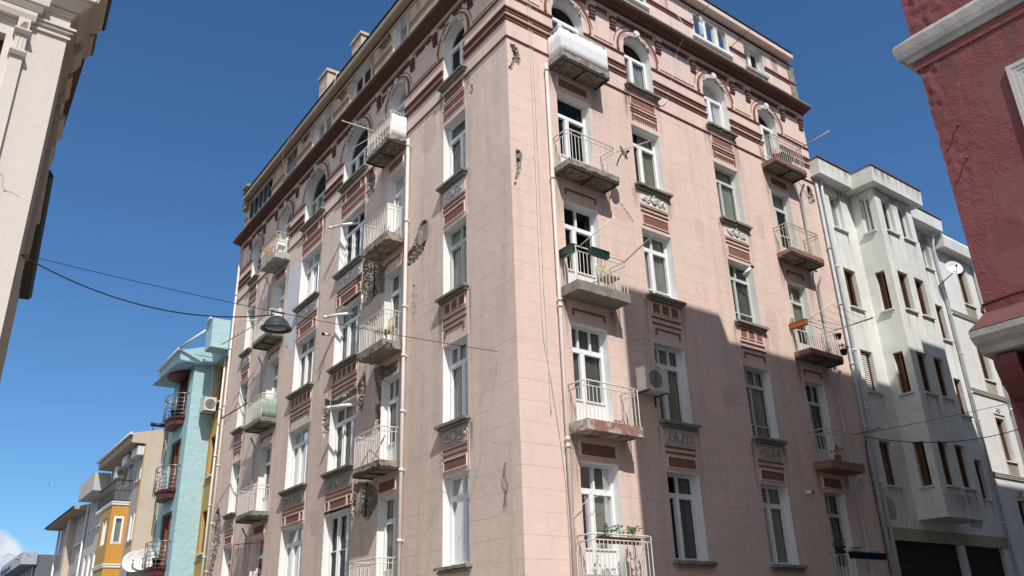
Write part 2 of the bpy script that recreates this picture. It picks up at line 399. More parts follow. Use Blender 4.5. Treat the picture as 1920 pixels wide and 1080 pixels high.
        sm = [i in s.sm for i in range(len(s.f))]; me.polygons.foreach_set('use_smooth', sm)
        import bmesh
        bm = bmesh.new(); bm.from_mesh(me); bmesh.ops.recalc_face_normals(bm, faces=bm.faces); bm.to_mesh(me); bm.free()
        o = bpy.data.objects.new(name, me); C.objects.link(o)
        if parent is not None: o.parent = parent
        else: o.location = org
        ORG[o.name] = org
        return tag(o, label, cat, group, kind)
def arcpts(cu, zs, r, n=14, a0=0, a1=pi): return [(cu - r * cos(a0 + (a1 - a0) * i / n), zs + r * sin(a0 + (a1 - a0) * i / n)) for i in range(n + 1)]

def inpoly(x, y, P):
    r = False; n = len(P)
    for i in range(n):
        x1, y1 = P[i]; x2, y2 = P[(i + 1) % n]
        if (y1 > y) != (y2 > y) and x < (x2 - x1) * (y - y1) / (y2 - y1) + x1: r = not r
    return r
def pdist(x, y, P):
    best = 9
    for i in range(len(P)):
        x1, y1 = P[i]; x2, y2 = P[(i + 1) % len(P)]
        L = (x2 - x1) ** 2 + (y2 - y1) ** 2 + 1e-9; t = max(0, min(1, ((x - x1) * (x2 - x1) + (y - y1) * (y2 - y1)) / L))
        best = min(best, math.hypot(x - x1 - t * (x2 - x1), y - y1 - t * (y2 - y1)))
    return best
def wall(g, a0, a1, z0, z1, holes, patches=(), d=0, matz=None):
    """plane with rectangular / arched holes and broken-plaster patches; holes (a,b,lo,hi,arch_spring or None)"""
    boxes = []
    for P in patches:
        xs = [p[0] for p in P]; zs = [p[1] for p in P]; st = .026
        boxes.append((round(min(xs) - .1, 2), round(max(xs) + .1, 2), round(min(zs) - .1, 2), round(max(zs) + .1, 2), P, st))
    A = sorted({a0, a1, *[h[0] for h in holes], *[h[1] for h in holes], *[b[0] for b in boxes], *[b[1] for b in boxes]})
    Z = sorted({z0, z1, *[h[2] for h in holes], *[h[3] for h in holes], *[b[2] for b in boxes], *[b[3] for b in boxes], *([matz] if matz else [])})
    A = [a for a in A if a0 <= a <= a1]; Z = [z for z in Z if z0 <= z <= z1]
    for i in range(len(A) - 1):
        for j in range(len(Z) - 1):
            ca, cz = (A[i] + A[i + 1]) / 2, (Z[j] + Z[j + 1]) / 2
            if any(h[0] < ca < h[1] and h[2] < cz < h[3] for h in holes): continue
            mi = 1 if (matz and cz > matz) else 0
            bx = [b for b in boxes if b[0] < ca < b[1] and b[2] < cz < b[3]]
            if not bx:
                g.poly([(A[i], d, Z[j]), (A[i + 1], d, Z[j]), (A[i + 1], d, Z[j + 1]), (A[i], d, Z[j + 1])], mi); continue
            st = bx[0][5]
            na = max(1, int((A[i + 1] - A[i]) / st)); nz_ = max(1, int((Z[j + 1] - Z[j]) / st)); idx = {}
            def V(k, l):
                if (k, l) in idx: return idx[(k, l)]
                a = A[i] + (A[i + 1] - A[i]) * k / na; z = Z[j] + (Z[j + 1] - Z[j]) * l / nz_; dd = 0
                if 0 < k < na and 0 < l < nz_: jt = noise.noise_vector(Vector((a * 41, z * 41, 7))); a += jt.x * st * .75; z += jt.y * st * .75
                for b in bx:
                    w = .045 * noise.noise(Vector((a * 7, z * 7, 1)))
                    ins = inpoly(a, z, b[4]); pd = pdist(a, z, b[4]) * (1 if ins else -1) + w
                    if pd > 0: dd = -min(.065, pd * 1.5) - .07 * abs(noise.noise(Vector((a * 5, z * 9, 3)))) + .06 * max(0, noise.noise(Vector((a * 11, z * 15, 5))))
                if k in (0, na) and any(abs(A[i if k == 0 else i + 1] - e) < 1e-6 for b in bx for e in b[:2]): dd = 0
                idx[(k, l)] = (g.pt((a, d + dd, z)), dd); return idx[(k, l)]
            for k in range(na):
                for l in range(nz_):
                    q = [V(k, l), V(k + 1, l), V(k + 1, l + 1), V(k, l + 1)]
                    g.f.append([t[0] for t in q]); g.m.append(2 if sum(t[1] < -.012 for t in q) >= 2 else mi)
    for h in holes:
        if h[4] is not None:
            cu = (h[0] + h[1]) / 2; r = (h[1] - h[0]) / 2; pp = arcpts(cu, h[4], r, 20)
            for p, q in zip(pp, pp[1:]): g.poly([(p[0], d, p[1]), (q[0], d, q[1]), (q[0], d, h[3]), (p[0], d, h[3])], 0)

def reveal(F, a0, a1, z0, z1, spring, rec, parent, mat='reveal_white', d=0):
    g = G(F)
    path = [(a0, z0), (a0, spring or z1)]
    if spring is not None: path += arcpts((a0 + a1) / 2, spring, (a1 - a0) / 2, 20)[1:]
    else: path += [(a1, z1)]
    path += [(a1, z0)] if spring is None else [(a1, z0)]
    for p, q in zip(path, path[1:]): g.poly([(p[0], d, p[1]), (q[0], d, q[1]), (q[0], d - rec, q[1]), (p[0], d - rec, p[1])])
    g.poly([(a0, d, z0), (a1, d, z0), (a1, d - rec, z0), (a0, d - rec, z0)])
    return g.obj('window_reveal', mat, parent)

def window(F, a0, a1, z0, z1, parent, name='window', spring=None, rec=.26, d=0, lights=2, split=None, transom=.73, tops=1, low=0, frame='upvc_white',
           curt='auto', revmat='reveal_white', fw=.06, label=None, leaf=True, open_=None, sashbar=0):
    fw *= .88
    """frame is the part; glass, curtain and reveal are its sub-parts"""
    D = d - rec; g = G(F)
    zt = spring if spring is not None else (z0 + (z1 - z0) * transom if transom else None)
    ztop = zt if zt else z1
    fb = (D - .02, D + .05)
    g.box(a0, a0 + fw, *fb, z0, (spring or z1)); g.box(a1 - fw, a1, *fb, z0, (spring or z1)); g.box(a0 + fw, a1 - fw, *fb, z0, z0 + fw)
    if spring is None: g.box(a0 + fw, a1 - fw, *fb, z1 - fw, z1)
    else:
        r = (a1 - a0) / 2; cu = (a0 + a1) / 2
        o1 = arcpts(cu, spring, r, 20); i1 = arcpts(cu, spring, r - fw, 20)
        for k in range(20):
            g.poly([(o1[k][0], D + .05, o1[k][1]), (o1[k + 1][0], D + .05, o1[k + 1][1]), (i1[k + 1][0], D + .05, i1[k + 1][1]), (i1[k][0], D + .05, i1[k][1])])
            g.poly([(i1[k][0], D + .05, i1[k][1]), (i1[k + 1][0], D + .05, i1[k + 1][1]), (i1[k + 1][0], D - .02, i1[k + 1][1]), (i1[k][0], D - .02, i1[k][1])])
    if zt: g.box(a0 + fw, a1 - fw, D - .02, D + .055, zt - .045, zt + .045)
    e = [a0 + fw]
    if split: e += [a0 + (a1 - a0) * q for q in split]
    else: e += [a0 + (a1 - a0) * k / lights for k in range(1, lights)]
    e.append(a1 - fw)
    tl = ztop - (.045 if zt else fw)
    for k in range(1, len(e) - 1): g.box(e[k] - .035, e[k] + .035, D - .02, D + .045, z0 + fw, tl)
    for k in range(len(e) - 1):
        l, r_ = e[k] + (.035 if k else 0), e[k + 1] - (.035 if k < len(e) - 2 else 0)
        b = z0 + fw + low
        if leaf:
            w = .036; f2 = (D + .0, D + .075)
            g.box(l, l + w, *f2, b + .003, tl); g.box(r_ - w, r_, *f2, b + .003, tl); g.box(l + w, r_ - w, *f2, tl - w, tl); g.box(l + w, r_ - w, *f2, b + .003, b + w)
        if low: g.box(l, r_, D - .01, D + .04, z0 + fw, b)
        if sashbar: g.box(l, r_, D, D + .05, b + sashbar, b + sashbar + .03)
    if zt and spring is None and tops > 1:
        for k in range(1, tops): q = a0 + (a1 - a0) * k / tops; g.box(q - .025, q + .025, D - .02, D + .05, zt + .045, z1 - fw)
    w = g.obj(name, frame, parent, label)
    gp = G(F)
    if spring is None: gp.poly([(a0 + .02, D, z0 + .02 + low), (a1 - .02, D, z0 + .02 + low), (a1 - .02, D, z1 - .02), (a0 + .02, D, z1 - .02)])
    else: gp.poly([(a0 + .02, D, z0 + .02 + low), (a1 - .02, D, z0 + .02 + low)] + [(p[0], D, p[1]) for p in reversed(arcpts((a0 + a1) / 2, spring, (a1 - a0) / 2 - .02, 16))])
    gp.obj('pane', 'glass', w)
    if curt:
        gc = G(F); q = D - .05; wd = a1 - a0; top = (z1 - .05) if spring is None else spring - .03
        rnd = random.random()
        if curt == 'auto': sp = [(0.04, .96)] if rnd < .45 else ([(.04, .34), (.62, .96)] if rnd < .65 else ([(.04, .6)] if rnd < .8 else ([(.5, .96)] if rnd < .93 else [])))
        elif curt == 'full': sp = [(.03, .97)]
        elif curt == 'side': sp = [(.03, .40), (.72, .97)]
        elif curt == 'left': sp = [(.03, .52)]
        elif curt == 'right': sp = [(.5, .97)]
        elif curt == 'top': sp = [(.03, .97)]
        else: sp = []
        bot = z0 + low + .03 if curt != 'top' else z0 + (z1 - z0) * .6
        for x0, x1 in sp:
            n = max(8, int((x1 - x0) * wd / .02)); prev = None
            for k in range(n + 1):
                a = a0 + wd * (x0 + (x1 - x0) * k / n); dd = q + .022 * sin(a * 62 + 2 * noise.noise(Vector((a * 3, z0, 0)))) + .01 * sin(a * 23)
                cur = (gc.pt((a, dd, bot + .02 * sin(a * 31))), gc.pt((a, dd * .6 + q * .4, top)))
                if prev: gc.sm.add(len(gc.f)); gc.f.append([prev[0], cur[0], cur[1], prev[1]]); gc.m.append(0)
                prev = cur
        if curt == 'auto' and random.random() < .3 and spring is None:
            gb = G(F); zb = z1 - (z1 - z0) * random.choice([.22, .35, .5]); gb.box(a0 + fw, a1 - fw, D - .045, D - .035, zb, z1 - fw); gb.obj('roller_blind', random.choice(['curtain', 'cream_curtain', 'relief_white']), w)
        gc.obj('curtain', random.choice(['curtain', 'curtain', 'cream_curtain', 'grey_curtain']), w)
    if rec > .05: reveal(F, a0, a1, z0, z1, spring, rec, w, revmat, d)
    return w

def sill(F, a0, a1, z, parent, over=.12, dep=.17, mat='moss_concrete', seed=0, rough=True):
    g = G(F)
    if rough:
        g.rough(a0 - over, a1 + over, -.24, dep, z - .07, z, .06, .012, .015, seed); g.rough(a0 - over + .05, a1 + over - .05, .0, dep - .06, z - .13, z - .075, .07, .008, 0, seed + 3)
    else: g.box(a0 - over, a1 + over, -.1, dep, z - .05, z)
    return g.obj('sill', mat, parent)

def stripe(g, a0, a1, z, h=.045, p=.035, mi=0):
    g.prism([(0, z - h / 2), (p * .8, z - h / 2), (p, z - h * .1), (p * .5, z + h / 2), (0, z + h / 2)], a0, a1, mi=mi)
def framed(g, a0, a1, z0, z1, mi_in=0, mi_fr=1, w=.03):
    g.box(a0 + w, a1 - w, 0, .012, z0 + w, z1 - w, mi_in)
    g.box(a0, a1, 0, .03, z0, z0 + w - .002, mi_fr); g.box(a0, a1, 0, .03, z1 - w + .002, z1, mi_fr)
    g.box(a0, a0 + w - .002, 0, .028, z0 + w, z1 - w, mi_fr); g.box(a1 - w + .002, a1, 0, .028, z0 + w, z1 - w, mi_fr)
def spiral(cx, cz, r, turn, a0, sg):
    return [(cx + sg * r * (1 - t / 14) * cos(a0 + turn * t / 12), .035, cz + r * (1 - t / 14) * sin(a0 + turn * t / 12)) for t in range(13)]
def floral(F, a0, a1, z0, z1, parent, mat, plate='pink', seed=0):
    g = G(F); g.box(a0, a1, 0, .015, z0, z1, 0)
    rn = random.Random(seed); cu = (a0 + a1) / 2; cz = (z0 + z1) / 2; h = (z1 - z0); n = max(1, int((a1 - a0) / h / 1.1)); W_ = (a1 - a0) / 2 - .04
    for sg in (-1, 1):
        for k in range(n + 1):
            x = cu + sg * (.09 + (W_ - .12) * (k + .3) / (n + 1)); r = h * (.27 - .03 * k)
            g.tube(spiral(x, cz - .02 + .04 * (-1) ** k, r, 4.6, .4 + k * 1.3, sg), .018, 5, 1)
            for q in range(4): a = rn.random() * 6.28; g.blob((x + cos(a) * r * .9, .03, cz + sin(a) * r * .8), .028 + rn.random() * .015, 1)
    for q in range(7): a = q * .9; g.blob((cu + cos(a) * .06, .04, cz + sin(a) * .07), .04, 1)
    g.blob((cu, .05, cz + h * .36), .035, 1); g.blob((cu, .045, cz), .05, 1)
    return g.obj('floral_relief', [mat, mat], parent)
def crown(F, cu, zt, r, parent, seed=0):
    """moulded shell and garland over an arch"""
    g = G(F); rn = random.Random(seed)
    for k in range(84):
        a = pi / 2 + (rn.random() - .5) * 1.9; q = r + .03 + rn.random() * .085; g.blob((cu + q * cos(a), .035 + rn.random() * .05, zt - r + q * sin(a)), .016 + rn.random() * .02)
    for k in range(9):
        a = pi * k / 8; g.blob((cu + .10 * cos(a), .09, zt + .16 + .10 * sin(a)), .026)
        g.tube([(cu, .09, zt + .07), (cu + .10 * cos(a), .1, zt + .15 + .12 * sin(a))], [.02, .012], 5)
    g.box(cu - .12, cu + .12, 0, .05, zt + .005, zt + .2); [g.blob((cu + (rn.random() - .5) * .26, .05 + rn.random() * .04, zt + .02 + rn.random() * .17), .016 + rn.random() * .02) for k in range(26)]
    g.blob((cu, .09, zt + .08), .05)
    for sg in (-1, 1): g.tube(spiral(cu + sg * .17, zt + .05, .065, 5, 0, sg), .02, 5)
    n = 20; O_ = [(p[0], p[1]) for p in arcpts(cu, zt - r, r + .1, n, pi / 2 - .9, pi / 2 + .9)]; I_ = arcpts(cu, zt - r, r + .015, n, pi / 2 - .9, pi / 2 + .9)
    for i in range(n): g.poly([(*O_[i][:1], .03, O_[i][1]), (O_[i + 1][0], .03, O_[i + 1][1]), (I_[i + 1][0], .03, I_[i + 1][1]), (I_[i][0], .03, I_[i][1])])
    return g.obj('shell_ornament', 'relief_white', parent)

def panel_set(F, a0, a1, row, parent, wide, seed):
    """mouldings between a sill (row) and the head below it"""
    g = G(F); w = a1 - a0; i0, i1 = a0 + .03, a1 - .03
    if row == 'A':
        if wide:
            framed(g, i0, i0 + .28, 15.36, 15.72, 0, 1); framed(g, i0 + .33, i1 - .33, 15.36, 15.72, 0, 1); framed(g, i1 - .28, i1, 15.36, 15.72, 0, 1)
        else: framed(g, i0 + .02, i1 - .02, 15.38, 15.72, 0, 1)
        stripe(g, i0, i1, 15.27); stripe(g, i0, i1, 15.17)
        g.box(i0 + .08, i1 - .08, 0, .03, 15.04, 15.065, 1); n = int((w - .3) / .075)
        for k in range(n): q = i0 + .14 + (w - .34) * k / (n - 1); g.box(q - .018, q + .018, 0, .04, 14.9, 15.035, 0)
        for q in (i0 + .05, i1 - .05): g.box(q - .02, q + .02, 0, .03, 14.86, 15.08, 0)
    elif row == '6':
        stripe(g, i0, i1, 12.13); stripe(g, i0, i1, 12.0)
        if wide:
            framed(g, i0, i0 + .26, 11.58, 11.9, 0, 1); framed(g, i0 + .30, i1 - .30, 11.58, 11.9, 0, 1); framed(g, i1 - .26, i1, 11.58, 11.9, 0, 1)
        else: framed(g, i0 + .02, i1 - .02, 11.58, 11.9, 0, 1)
    elif row == '5':
        n = 5 if wide else 3; t = (w - .1) / n
        for k in range(n): framed(g, i0 + .02 + t * k + .02, i0 + .02 + t * (k + 1) - .02, 9.08, 9.36, 0, 1, .02)
        stripe(g, i0, i1, 8.97, .05); stripe(g, i0, i1, 8.81, .05); stripe(g, i0 + .08, i1 - .08, 8.66, .045)
        for q in (i0 + .10, i1 - .10): g.box(q - .022, q + .022, 0, .034, 8.5, 8.636, 0)
    elif row == '4':
        stripe(g, i0, i1, 5.70, .05); stripe(g, i0, i1, 5.57, .05)
        if wide:
            framed(g, i0, i0 + .26, 5.2, 5.48, 0, 1); framed(g, i0 + .30, i1 - .30, 5.2, 5.48, 0, 1); framed(g, i1 - .26, i1, 5.2, 5.48, 0, 1)
        else: framed(g, i0 + .02, i1 - .02, 5.2, 5.48, 0, 1)
    for q in (a0 - .045, a1 + .02):                                            # thin vertical fillets beside the strip
        lo, hi = {'A': (14.7, 15.86), '6': (11.46, 12.6), '5': (8.28, 9.4), '4': (5.1, 6.16)}.get(row, (0, 0))
        g.box(q, q + .02, 0, .012, lo, hi, 2)
    g.obj('moulded_panel', ['red_trim', 'pink_plaster', 'pink_plaster'], parent)
    if row == '6': floral(F, i0, i1, 12.2, 12.58, parent, 'relief_white', seed=seed)
    if row == '4': floral(F, i0, i1, 5.77, 6.15, parent, 'relief_grey', seed=seed)

def railing(F, a0, a1, d, zf, h, parent, mat='rail_white', corner=.05, gap=.115, styl=0, name='railing'):
    g = G(F); i = .035; A0, A1, Dd = a0 + i, a1 - i, d - i
    def path(z): return [(A0, 0.01, z), (A0, Dd - corner, z), (A0 + corner * .3, Dd - corner * .3, z), (A0 + corner, Dd, z), (A1 - corner, Dd, z), (A1 - corner * .3, Dd - corner * .3, z), (A1, Dd - corner, z), (A1, .01, z)]
    g.tube(path(zf + h), .018, 6); g.tube(path(zf + h - .12), .013, 5)
    bars = []
    n = int(round((A1 - A0) / gap))
    for k in range(n + 1): bars.append((A0 + (A1 - A0) * k / n, Dd, k in (0, n)))
    n2 = int(round(Dd / gap))
    for k in range(n2):
        for A in (A0, A1): bars.append((A, .03 + (Dd - .03) * k / n2, False))
    for a, dd, post in bars:
        r = .014 if post else .009; top = zf + h - (0 if post or (int(a * 97) % 3 == 0 and styl) else .12)
        if styl == 2 and not post: top = zf + h
        g.tube([(a, dd, zf), (a, dd, top)], r, 4, caps=False)
    return g.obj(name, mat, parent)
def balcony(F, a0, a1, zf, parent, depth=.58, th=None, h=.86, slab='peeling_slab', rail='rail_white', seed=0, chip=.05, beams=True, rstyle=0, gap=.115, corner=.05):
    g = G(F); th = th or (.155 if beams else .235)
    g.rough(a0, a1, 0, depth, zf - th, zf, .05, .014, chip * (.5 if beams else 1), seed, 0)
    if beams:
        b = zf - th - .075; t_ = zf - th + .04
        g.box(a0 + .01, a1 - .01, depth - .075, depth - .012, b, t_, 1)
        for q in (a0 + .01, (a0 + a1) / 2, a1 - .06): g.box(q, q + .05, .01, depth - .08, b, t_, 1)
        g.rough(a0 + .07, a1 - .07, .02, depth - .09, zf - th - .045, zf - th + .03, .06, .012, 0, seed + 1, 2)
    o = g.obj('balcony', [slab, 'dark_steel', 'soffit'], parent)
    if rail: railing(F, a0, a1, depth, zf, h, o, rail, styl=rstyle, gap=gap, corner=corner)
    return o
def pipe(F, pts, r, parent, mat='pipe_white', rings=(), name='downpipe', **k):
    g = G(F); g.tube(pts, r, 8)
    for p in rings: g.tube([(p[0], p[1], p[2] - .04), (p[0], p[1], p[2] + .04)], r * 1.35, 8); g.box(p[0] - r * .4, p[0] + r * .4, 0, p[1], p[2] - .015, p[2] + .015)
    return g.obj(name, mat, parent, **k)

# ============================================================ THE PINK APARTMENT BUILDING
PB = thing('apartment_building', (0, 0, 0), 'tall pink corner block with crumbling plaster, red trim and small balconies', 'building')
RW, LW = 13.2, 20.95
Rc = {1: (1.58, 2.71), 2: (4.28, 5.39), 3: (7.74, 8.86), 4: (10.5, 11.47)}
Lc = {'A': (1.98, 3.10), 'B': (5.38, 6.40), 'C': (7.99, 9.83), 'D': (11.42, 13.26), 'E': (14.81, 15.96), 'F': (18.19, 19.18)}
ROW = {'6': (12.75, 14.70), '5': (9.54, 11.46), '4': (6.30, 8.28), '3': (3.12, 5.10)}
FLO = {'A': 15.47, '6': 12.27, '5': 9.07, '4': 5.87, '3': 2.67}
def arch_of(w): return 17.3 if w < 1.3 else 17.08
def holes_for(cols, doors):
    H = []
    for k, (a, b) in cols.items():
        sp = arch_of(b - a); H.append((a, b, FLO['A'] if k in doors else 16.0, round(sp + (b - a) / 2, 3), sp))
        for r, (lo, hi) in ROW.items(): H.append((a, b, FLO[r] if k in doors else lo, hi, None))
    return H
attR = [(1.5, 2.8, 19.42, 20.42), (4.3, 5.52, 19.45, 20.42), (7.68, 9.50, 19.43, 20.42), (10.36, 11.40, 19.38, 20.44)]
attL = [(1.9, 3.1, 19.3, 20.42), (5.19, 6.33, 19.3, 20.42), (7.74, 9.66, 19.32, 20.44), (11.1, 13.05, 19.25, 20.42), (14.7, 15.85, 19.4, 20.44), (17.5, 20.4, 19.32, 20.4)]
HR = holes_for(Rc, (1, 4)) + [(a, b, c, d, None) for a, b, c, d in attR]
HL = holes_for(Lc, ('B', 'E')) + [(a, b, c, d, None) for a, b, c, d in attL]
PR = [[(.1, 15.51), (.24, 15.53), (.36, 15.37), (.43, 15.16), (.37, 14.87), (.28, 14.95), (.11, 14.66), (.07, 14.7), (.2, 15.1)],
      [(.15, 12.41), (.29, 12.39), (.36, 12.15), (.28, 11.74), (.07, 11.3), (.15, 11.7), (.18, 12.1)],
      [(12.7, 15.5), (12.9, 15.43), (13.02, 15.0), (12.84, 14.7), (12.6, 14.78)]]
PL = [[(4.0, 12.25), (4.25, 12.3), (4.5, 12.1), (4.75, 11.75), (5.1, 11.6), (5.25, 11.3), (5.0, 11.2), (4.62, 11.2), (4.12, 11.35), (3.88, 11.76), (3.92, 12.1)],
      [(7.97, 12.55), (7.5, 12.65), (7.0, 12.4), (6.75, 12.0), (6.42, 11.75), (6.41, 10.95), (6.9, 11.05), (7.5, 10.9), (7.98, 10.95), (9.3, 11.5), (9.2, 11.75), (8.5, 11.75), (8.3, 12.3)],
      [(10.5, 8.3), (10.37, 8.75), (9.6, 8.52), (8.9, 8.47), (8.02, 8.55), (7.5, 8.9), (7.4, 8.3), (7.6, 7.7), (7.86, 7.9), (7.96, 8.3), (9.85, 8.3), (9.87, 7.6), (10.2, 7.5), (10.4, 7.8)],
      [(7.9, 5.75), (7.02, 5.65), (6.45, 5.35), (6.42, 4.95), (7.01, 4.6), (7.4, 4.85), (7.95, 4.8), (7.97, 5.12), (9.85, 5.12), (9.9, 5.3), (8.7, 5.3), (8.2, 5.45)],
      [(6.95, 8.8), (6.44, 8.75), (5.6, 8.55), (5.5, 8.35), (6.3, 8.33), (6.42, 7.6), (6.6, 7.8), (6.75, 8.2)],
      [(6.75, 7.7), (6.42, 7.68), (6.42, 6.85), (6.66, 6.9)],
      [(1.66, 15.22), (1.58, 15.08), (1.66, 14.86), (1.76, 14.96)],
      [(14.1, 11.8), (13.74, 11.88), (13.39, 11.59), (13.44, 11.25), (13.85, 11.3), (14.25, 11.59)],
      [(7.9, 15.75), (7.5, 15.62), (7.3, 15.2), (7.35, 14.7), (7.75, 14.55), (7.93, 14.8), (7.93, 15.3)],
      [(20.8, 3.4), (20.85, 6.5), (20.5, 6.9), (20.2, 6.6), (19.85, 6.0), (19.75, 5.4), (20.0, 4.9), (20.3, 4.3), (20.4, 3.5)],
      [(7.45, 18.05), (6.95, 18.1), (6.6, 18.08), (6.75, 17.95), (7.1, 17.75), (7.4, 17.6)],
      [(10.95, 20.45), (10.0, 20.42), (9.95, 20.1), (10.4, 19.95), (10.6, 20.2)],
      [(7.5, 20.45), (6.6, 20.42), (6.5, 20.1), (6.9, 20.0), (7.3, 20.2)],
      [(14.3, 20.42), (13.4, 20.4), (13.5, 20.2), (14.1, 20.15)]]
g = G(FR); wall(g, 0, RW, 0, 20.5, HR, PR); g.obj('facade_wall', ['pink_plaster', 'pink_plaster', 'broken_masonry'], PB)
g = G(FL); wall(g, 0, LW, 0, 20.5, HL, PL, matz=18.5); g.obj('facade_wall', ['pink_weathered', 'ochre_plaster', 'broken_masonry'], PB)
# end walls, rear, roof and dark core standing in for unlit rooms
g = G(FW)
pR = FR(RW, 0, 0); pL = FL(LW, 0, 0); bk = (RW, pL[1] + .5)
def vwall(g, p, q, z0, z1, mi=0): g.poly([(p[0], p[1], z0), (q[0], q[1], z0), (q[0], q[1], z1), (p[0], p[1], z1)], mi)
vwall(g, pR, bk, 0, 20.5); vwall(g, pL, bk, 0, 20.5); g.obj('end_wall', 'beige_plaster', PB)
g = G(FW); g.poly([(0, 0, 20.5), (RW, 0, 20.5), (bk[0], bk[1], 20.5), (pL[0], pL[1], 20.5)]); g.obj('roof', 'roof_tile', PB)
g = G(FW); k = 1.3
def core(z0, z1):
    P = [(k, k), (RW - .1, k), (RW - .1, LW - .3), (k + .5, LW - .3)]
    for a, b in zip(P, P[1:] + P[:1]): vwall(g, a, b, z0, z1)
core(.2, 20.3)
for zf in (2.6, 5.8, 9.0, 12.2, 15.4, 18.6): g.poly([(.05, .03, zf - .05), (RW - .1, .03, zf - .05), (RW - .1, LW - .3, zf - .05), (.8, LW - .3, zf - .05)])
for u in (3.5, 6.5, 9.6): vwall(g, (u, .03), (u, k), .2, 20.3)
for v in (4.2, 7.2, 10.6, 14.0, 17.2):
    a = FL(v, -.03, 0); b = FL(v, -k, 0); vwall(g, a, b, .2, 20.3)
g.obj('dark_room_backing', 'interior_dark', PB)

# mouldings that run along each facade
def runs(cols, end, z, H):
    cuts = sorted([(h[0], h[1]) for h in H if h[2] < z < h[3]]); o = []; a = 0
    for c0, c1 in cuts: o.append((a, c0)); a = c1
    o.append((a, end)); return o
for F, cols, end, H in ((FR, Rc, RW, HR), (FL, Lc, LW, HL)):
    def band(z, h, p, mi=0, zc=None):
        for a, b in runs(cols, end, zc or z, H):
            g = G(F)
            g.prism([(0, z), (p, z), (p * 1.0, z + h * .55), (p * .35, z + h), (0, z + h)], a, b, m0=1 if a == 0 else 0, mi=mi)
            g.obj('string_course', 'red_trim', PB)
    def dband(z, mt='red_trim'):
        for a, b in runs(cols, end, z + .05, H):
            g = G(F)
            g.prism([(0, z), (.035, z), (.035, z + .04), (.02, z + .055), (.02, z + .07), (.07, z + .072), (.075, z + .11), (.03, z + .14), (0, z + .14)], a, b, m0=1 if a == 0 else 0)
            g.obj('string_course', mt, PB)
    band(15.66, .05, .045); dband(16.23); dband(16.50); band(17.04, .07, .05)
    g = G(F)
    def thin(z, lo, hi):
        for a, b in runs(cols, end, 17.2, H):
            a2 = .3 if a == 0 else a + .42; b2 = b - .42 if b < end else b - .15
            if b2 - a2 > .3: g = G(F); g.box(a2, b2, 0, .015, z, z + .02, 0); g.obj('fillet', 'red_trim', PB)
    thin(17.2, 0, 0)
    dband(19.68, 'red_trim' if F is FR else 'tan_plaster')
    g = G(F)                                                                  # arch hoods
    for k, (a, b) in cols.items():
        cu = (a + b) / 2; r0 = (b - a) / 2; sp = arch_of(b - a)
        for q0, q1, p, mi in ((r0 + .16, r0 + .21, .035, 0), (r0 + .215, r0 + .27, .055, 1), (r0 + .36, r0 + .385, .015, 1)):
            n = 24; st, en = (0, pi) if q0 < r0 + .3 else (.1, pi - .1)
            O_ = arcpts(cu, sp, q1, n, st, en); I_ = arcpts(cu, sp, q0, n, st, en)
            if q0 < r0 + .3: O_ = [(cu - q1, 17.13)] + O_ + [(cu + q1, 17.13)]; I_ = [(cu - q0, 17.13)] + I_ + [(cu + q0, 17.13)]
            for i in range(len(O_) - 1):
                if q0 > r0 + .3 and abs(i - n / 2) < 3: continue
                A, B, Cc, Dd = O_[i], O_[i + 1], I_[i + 1], I_[i]
                g.poly([(A[0], p, A[1]), (B[0], p, B[1]), (Cc[0], p, Cc[1]), (Dd[0], p, Dd[1])], mi)
                g.poly([(A[0], p, A[1]), (B[0], p, B[1]), (B[0], 0, B[1]), (A[0], 0, A[1])], mi); g.poly([(Dd[0], p, Dd[1]), (Cc[0], p, Cc[1]), (Cc[0], 0, Cc[1]), (Dd[0], 0, Dd[1])], mi)
    g.obj('arch_hood', ['pink_plaster', 'red_trim'], PB)
    for k, (a, b) in cols.items(): crown(F, (a + b) / 2, arch_of(b - a) + (b - a) / 2, (b - a) / 2, PB, seed=int(a * 10))
    # cornice
    g = G(F)
    ce = end - .05
    g.prism([(0, 18.33), (.09, 18.33), (.10, 18.36), (.10, 18.385), (0, 18.385)], 0, ce, m0=1, mi=1)
    g.box(0, ce, .001, .162, 18.405, 18.428, 1) if 0 else None
    g.prism([(0, 18.39), (.13, 18.39), (.15, 18.41), (.15, 18.43), (.28, 18.435), (.295, 18.455), (.295, 18.475), (.43, 18.48), (.45, 18.50), (.45, 18.53), (0, 18.53)], 0, ce, m0=1, mi=0)
    g.prism([(0, 18.532), (.462, 18.532), (.475, 18.545), (.475, 18.60), (.45, 18.61), (0, 18.68)], 0, ce, m0=1, mi=2)
    # dentils and brackets under it
    bks = [2.97, 3.78, 5.67, 7.24, 9.14, 9.95, 11.82, 12.87] if F is FR else [1.5, 3.42, 4.8, 7.05, 10.62, 14.1, 16.36, 17.75, 19.5]
    bks = [.35] + bks
    for q in bks:
        g.box(q, q + .24, 0, .10, 18.2, 18.325, 1)
        for z0, z1, p in ((17.80, 17.86, .06), (17.9, 17.97, .075), (18.01, 18.19, .09)): g.box(q + .01, q + .23, 0, p, z0, z1, 0)
        g.box(q - .02, q, 0, .02, 17.8, 18.3, 1); g.box(q + .24, q + .26, 0, .02, 17.8, 18.3, 1)
    for x0, x1 in zip([q + .36 for q in bks], [q - .12 for q in bks[1:]] + [end - .3]):
        if x1 - x0 < .3: continue
        g.box(x0 - .04, x1 + .04, 0, .035, 18.275, 18.30, 0); n = int((x1 - x0) / .085)
        if F is FL and 5.5 < x0 < 10: x0 += .5; n -= 6
        for i in range(n + 1):
            if random.random() < (.0 if F is FR else .08): continue
            q = x0 + (x1 - x0) * i / max(1, n); g.box(q - .022, q + .022, 0, .03, 18.17, 18.272, 0)
    g.obj('cornice', ['dark_red_trim', 'pink_plaster', 'moss_concrete'], PB)
    # eaves above the attic
    g = G(F)
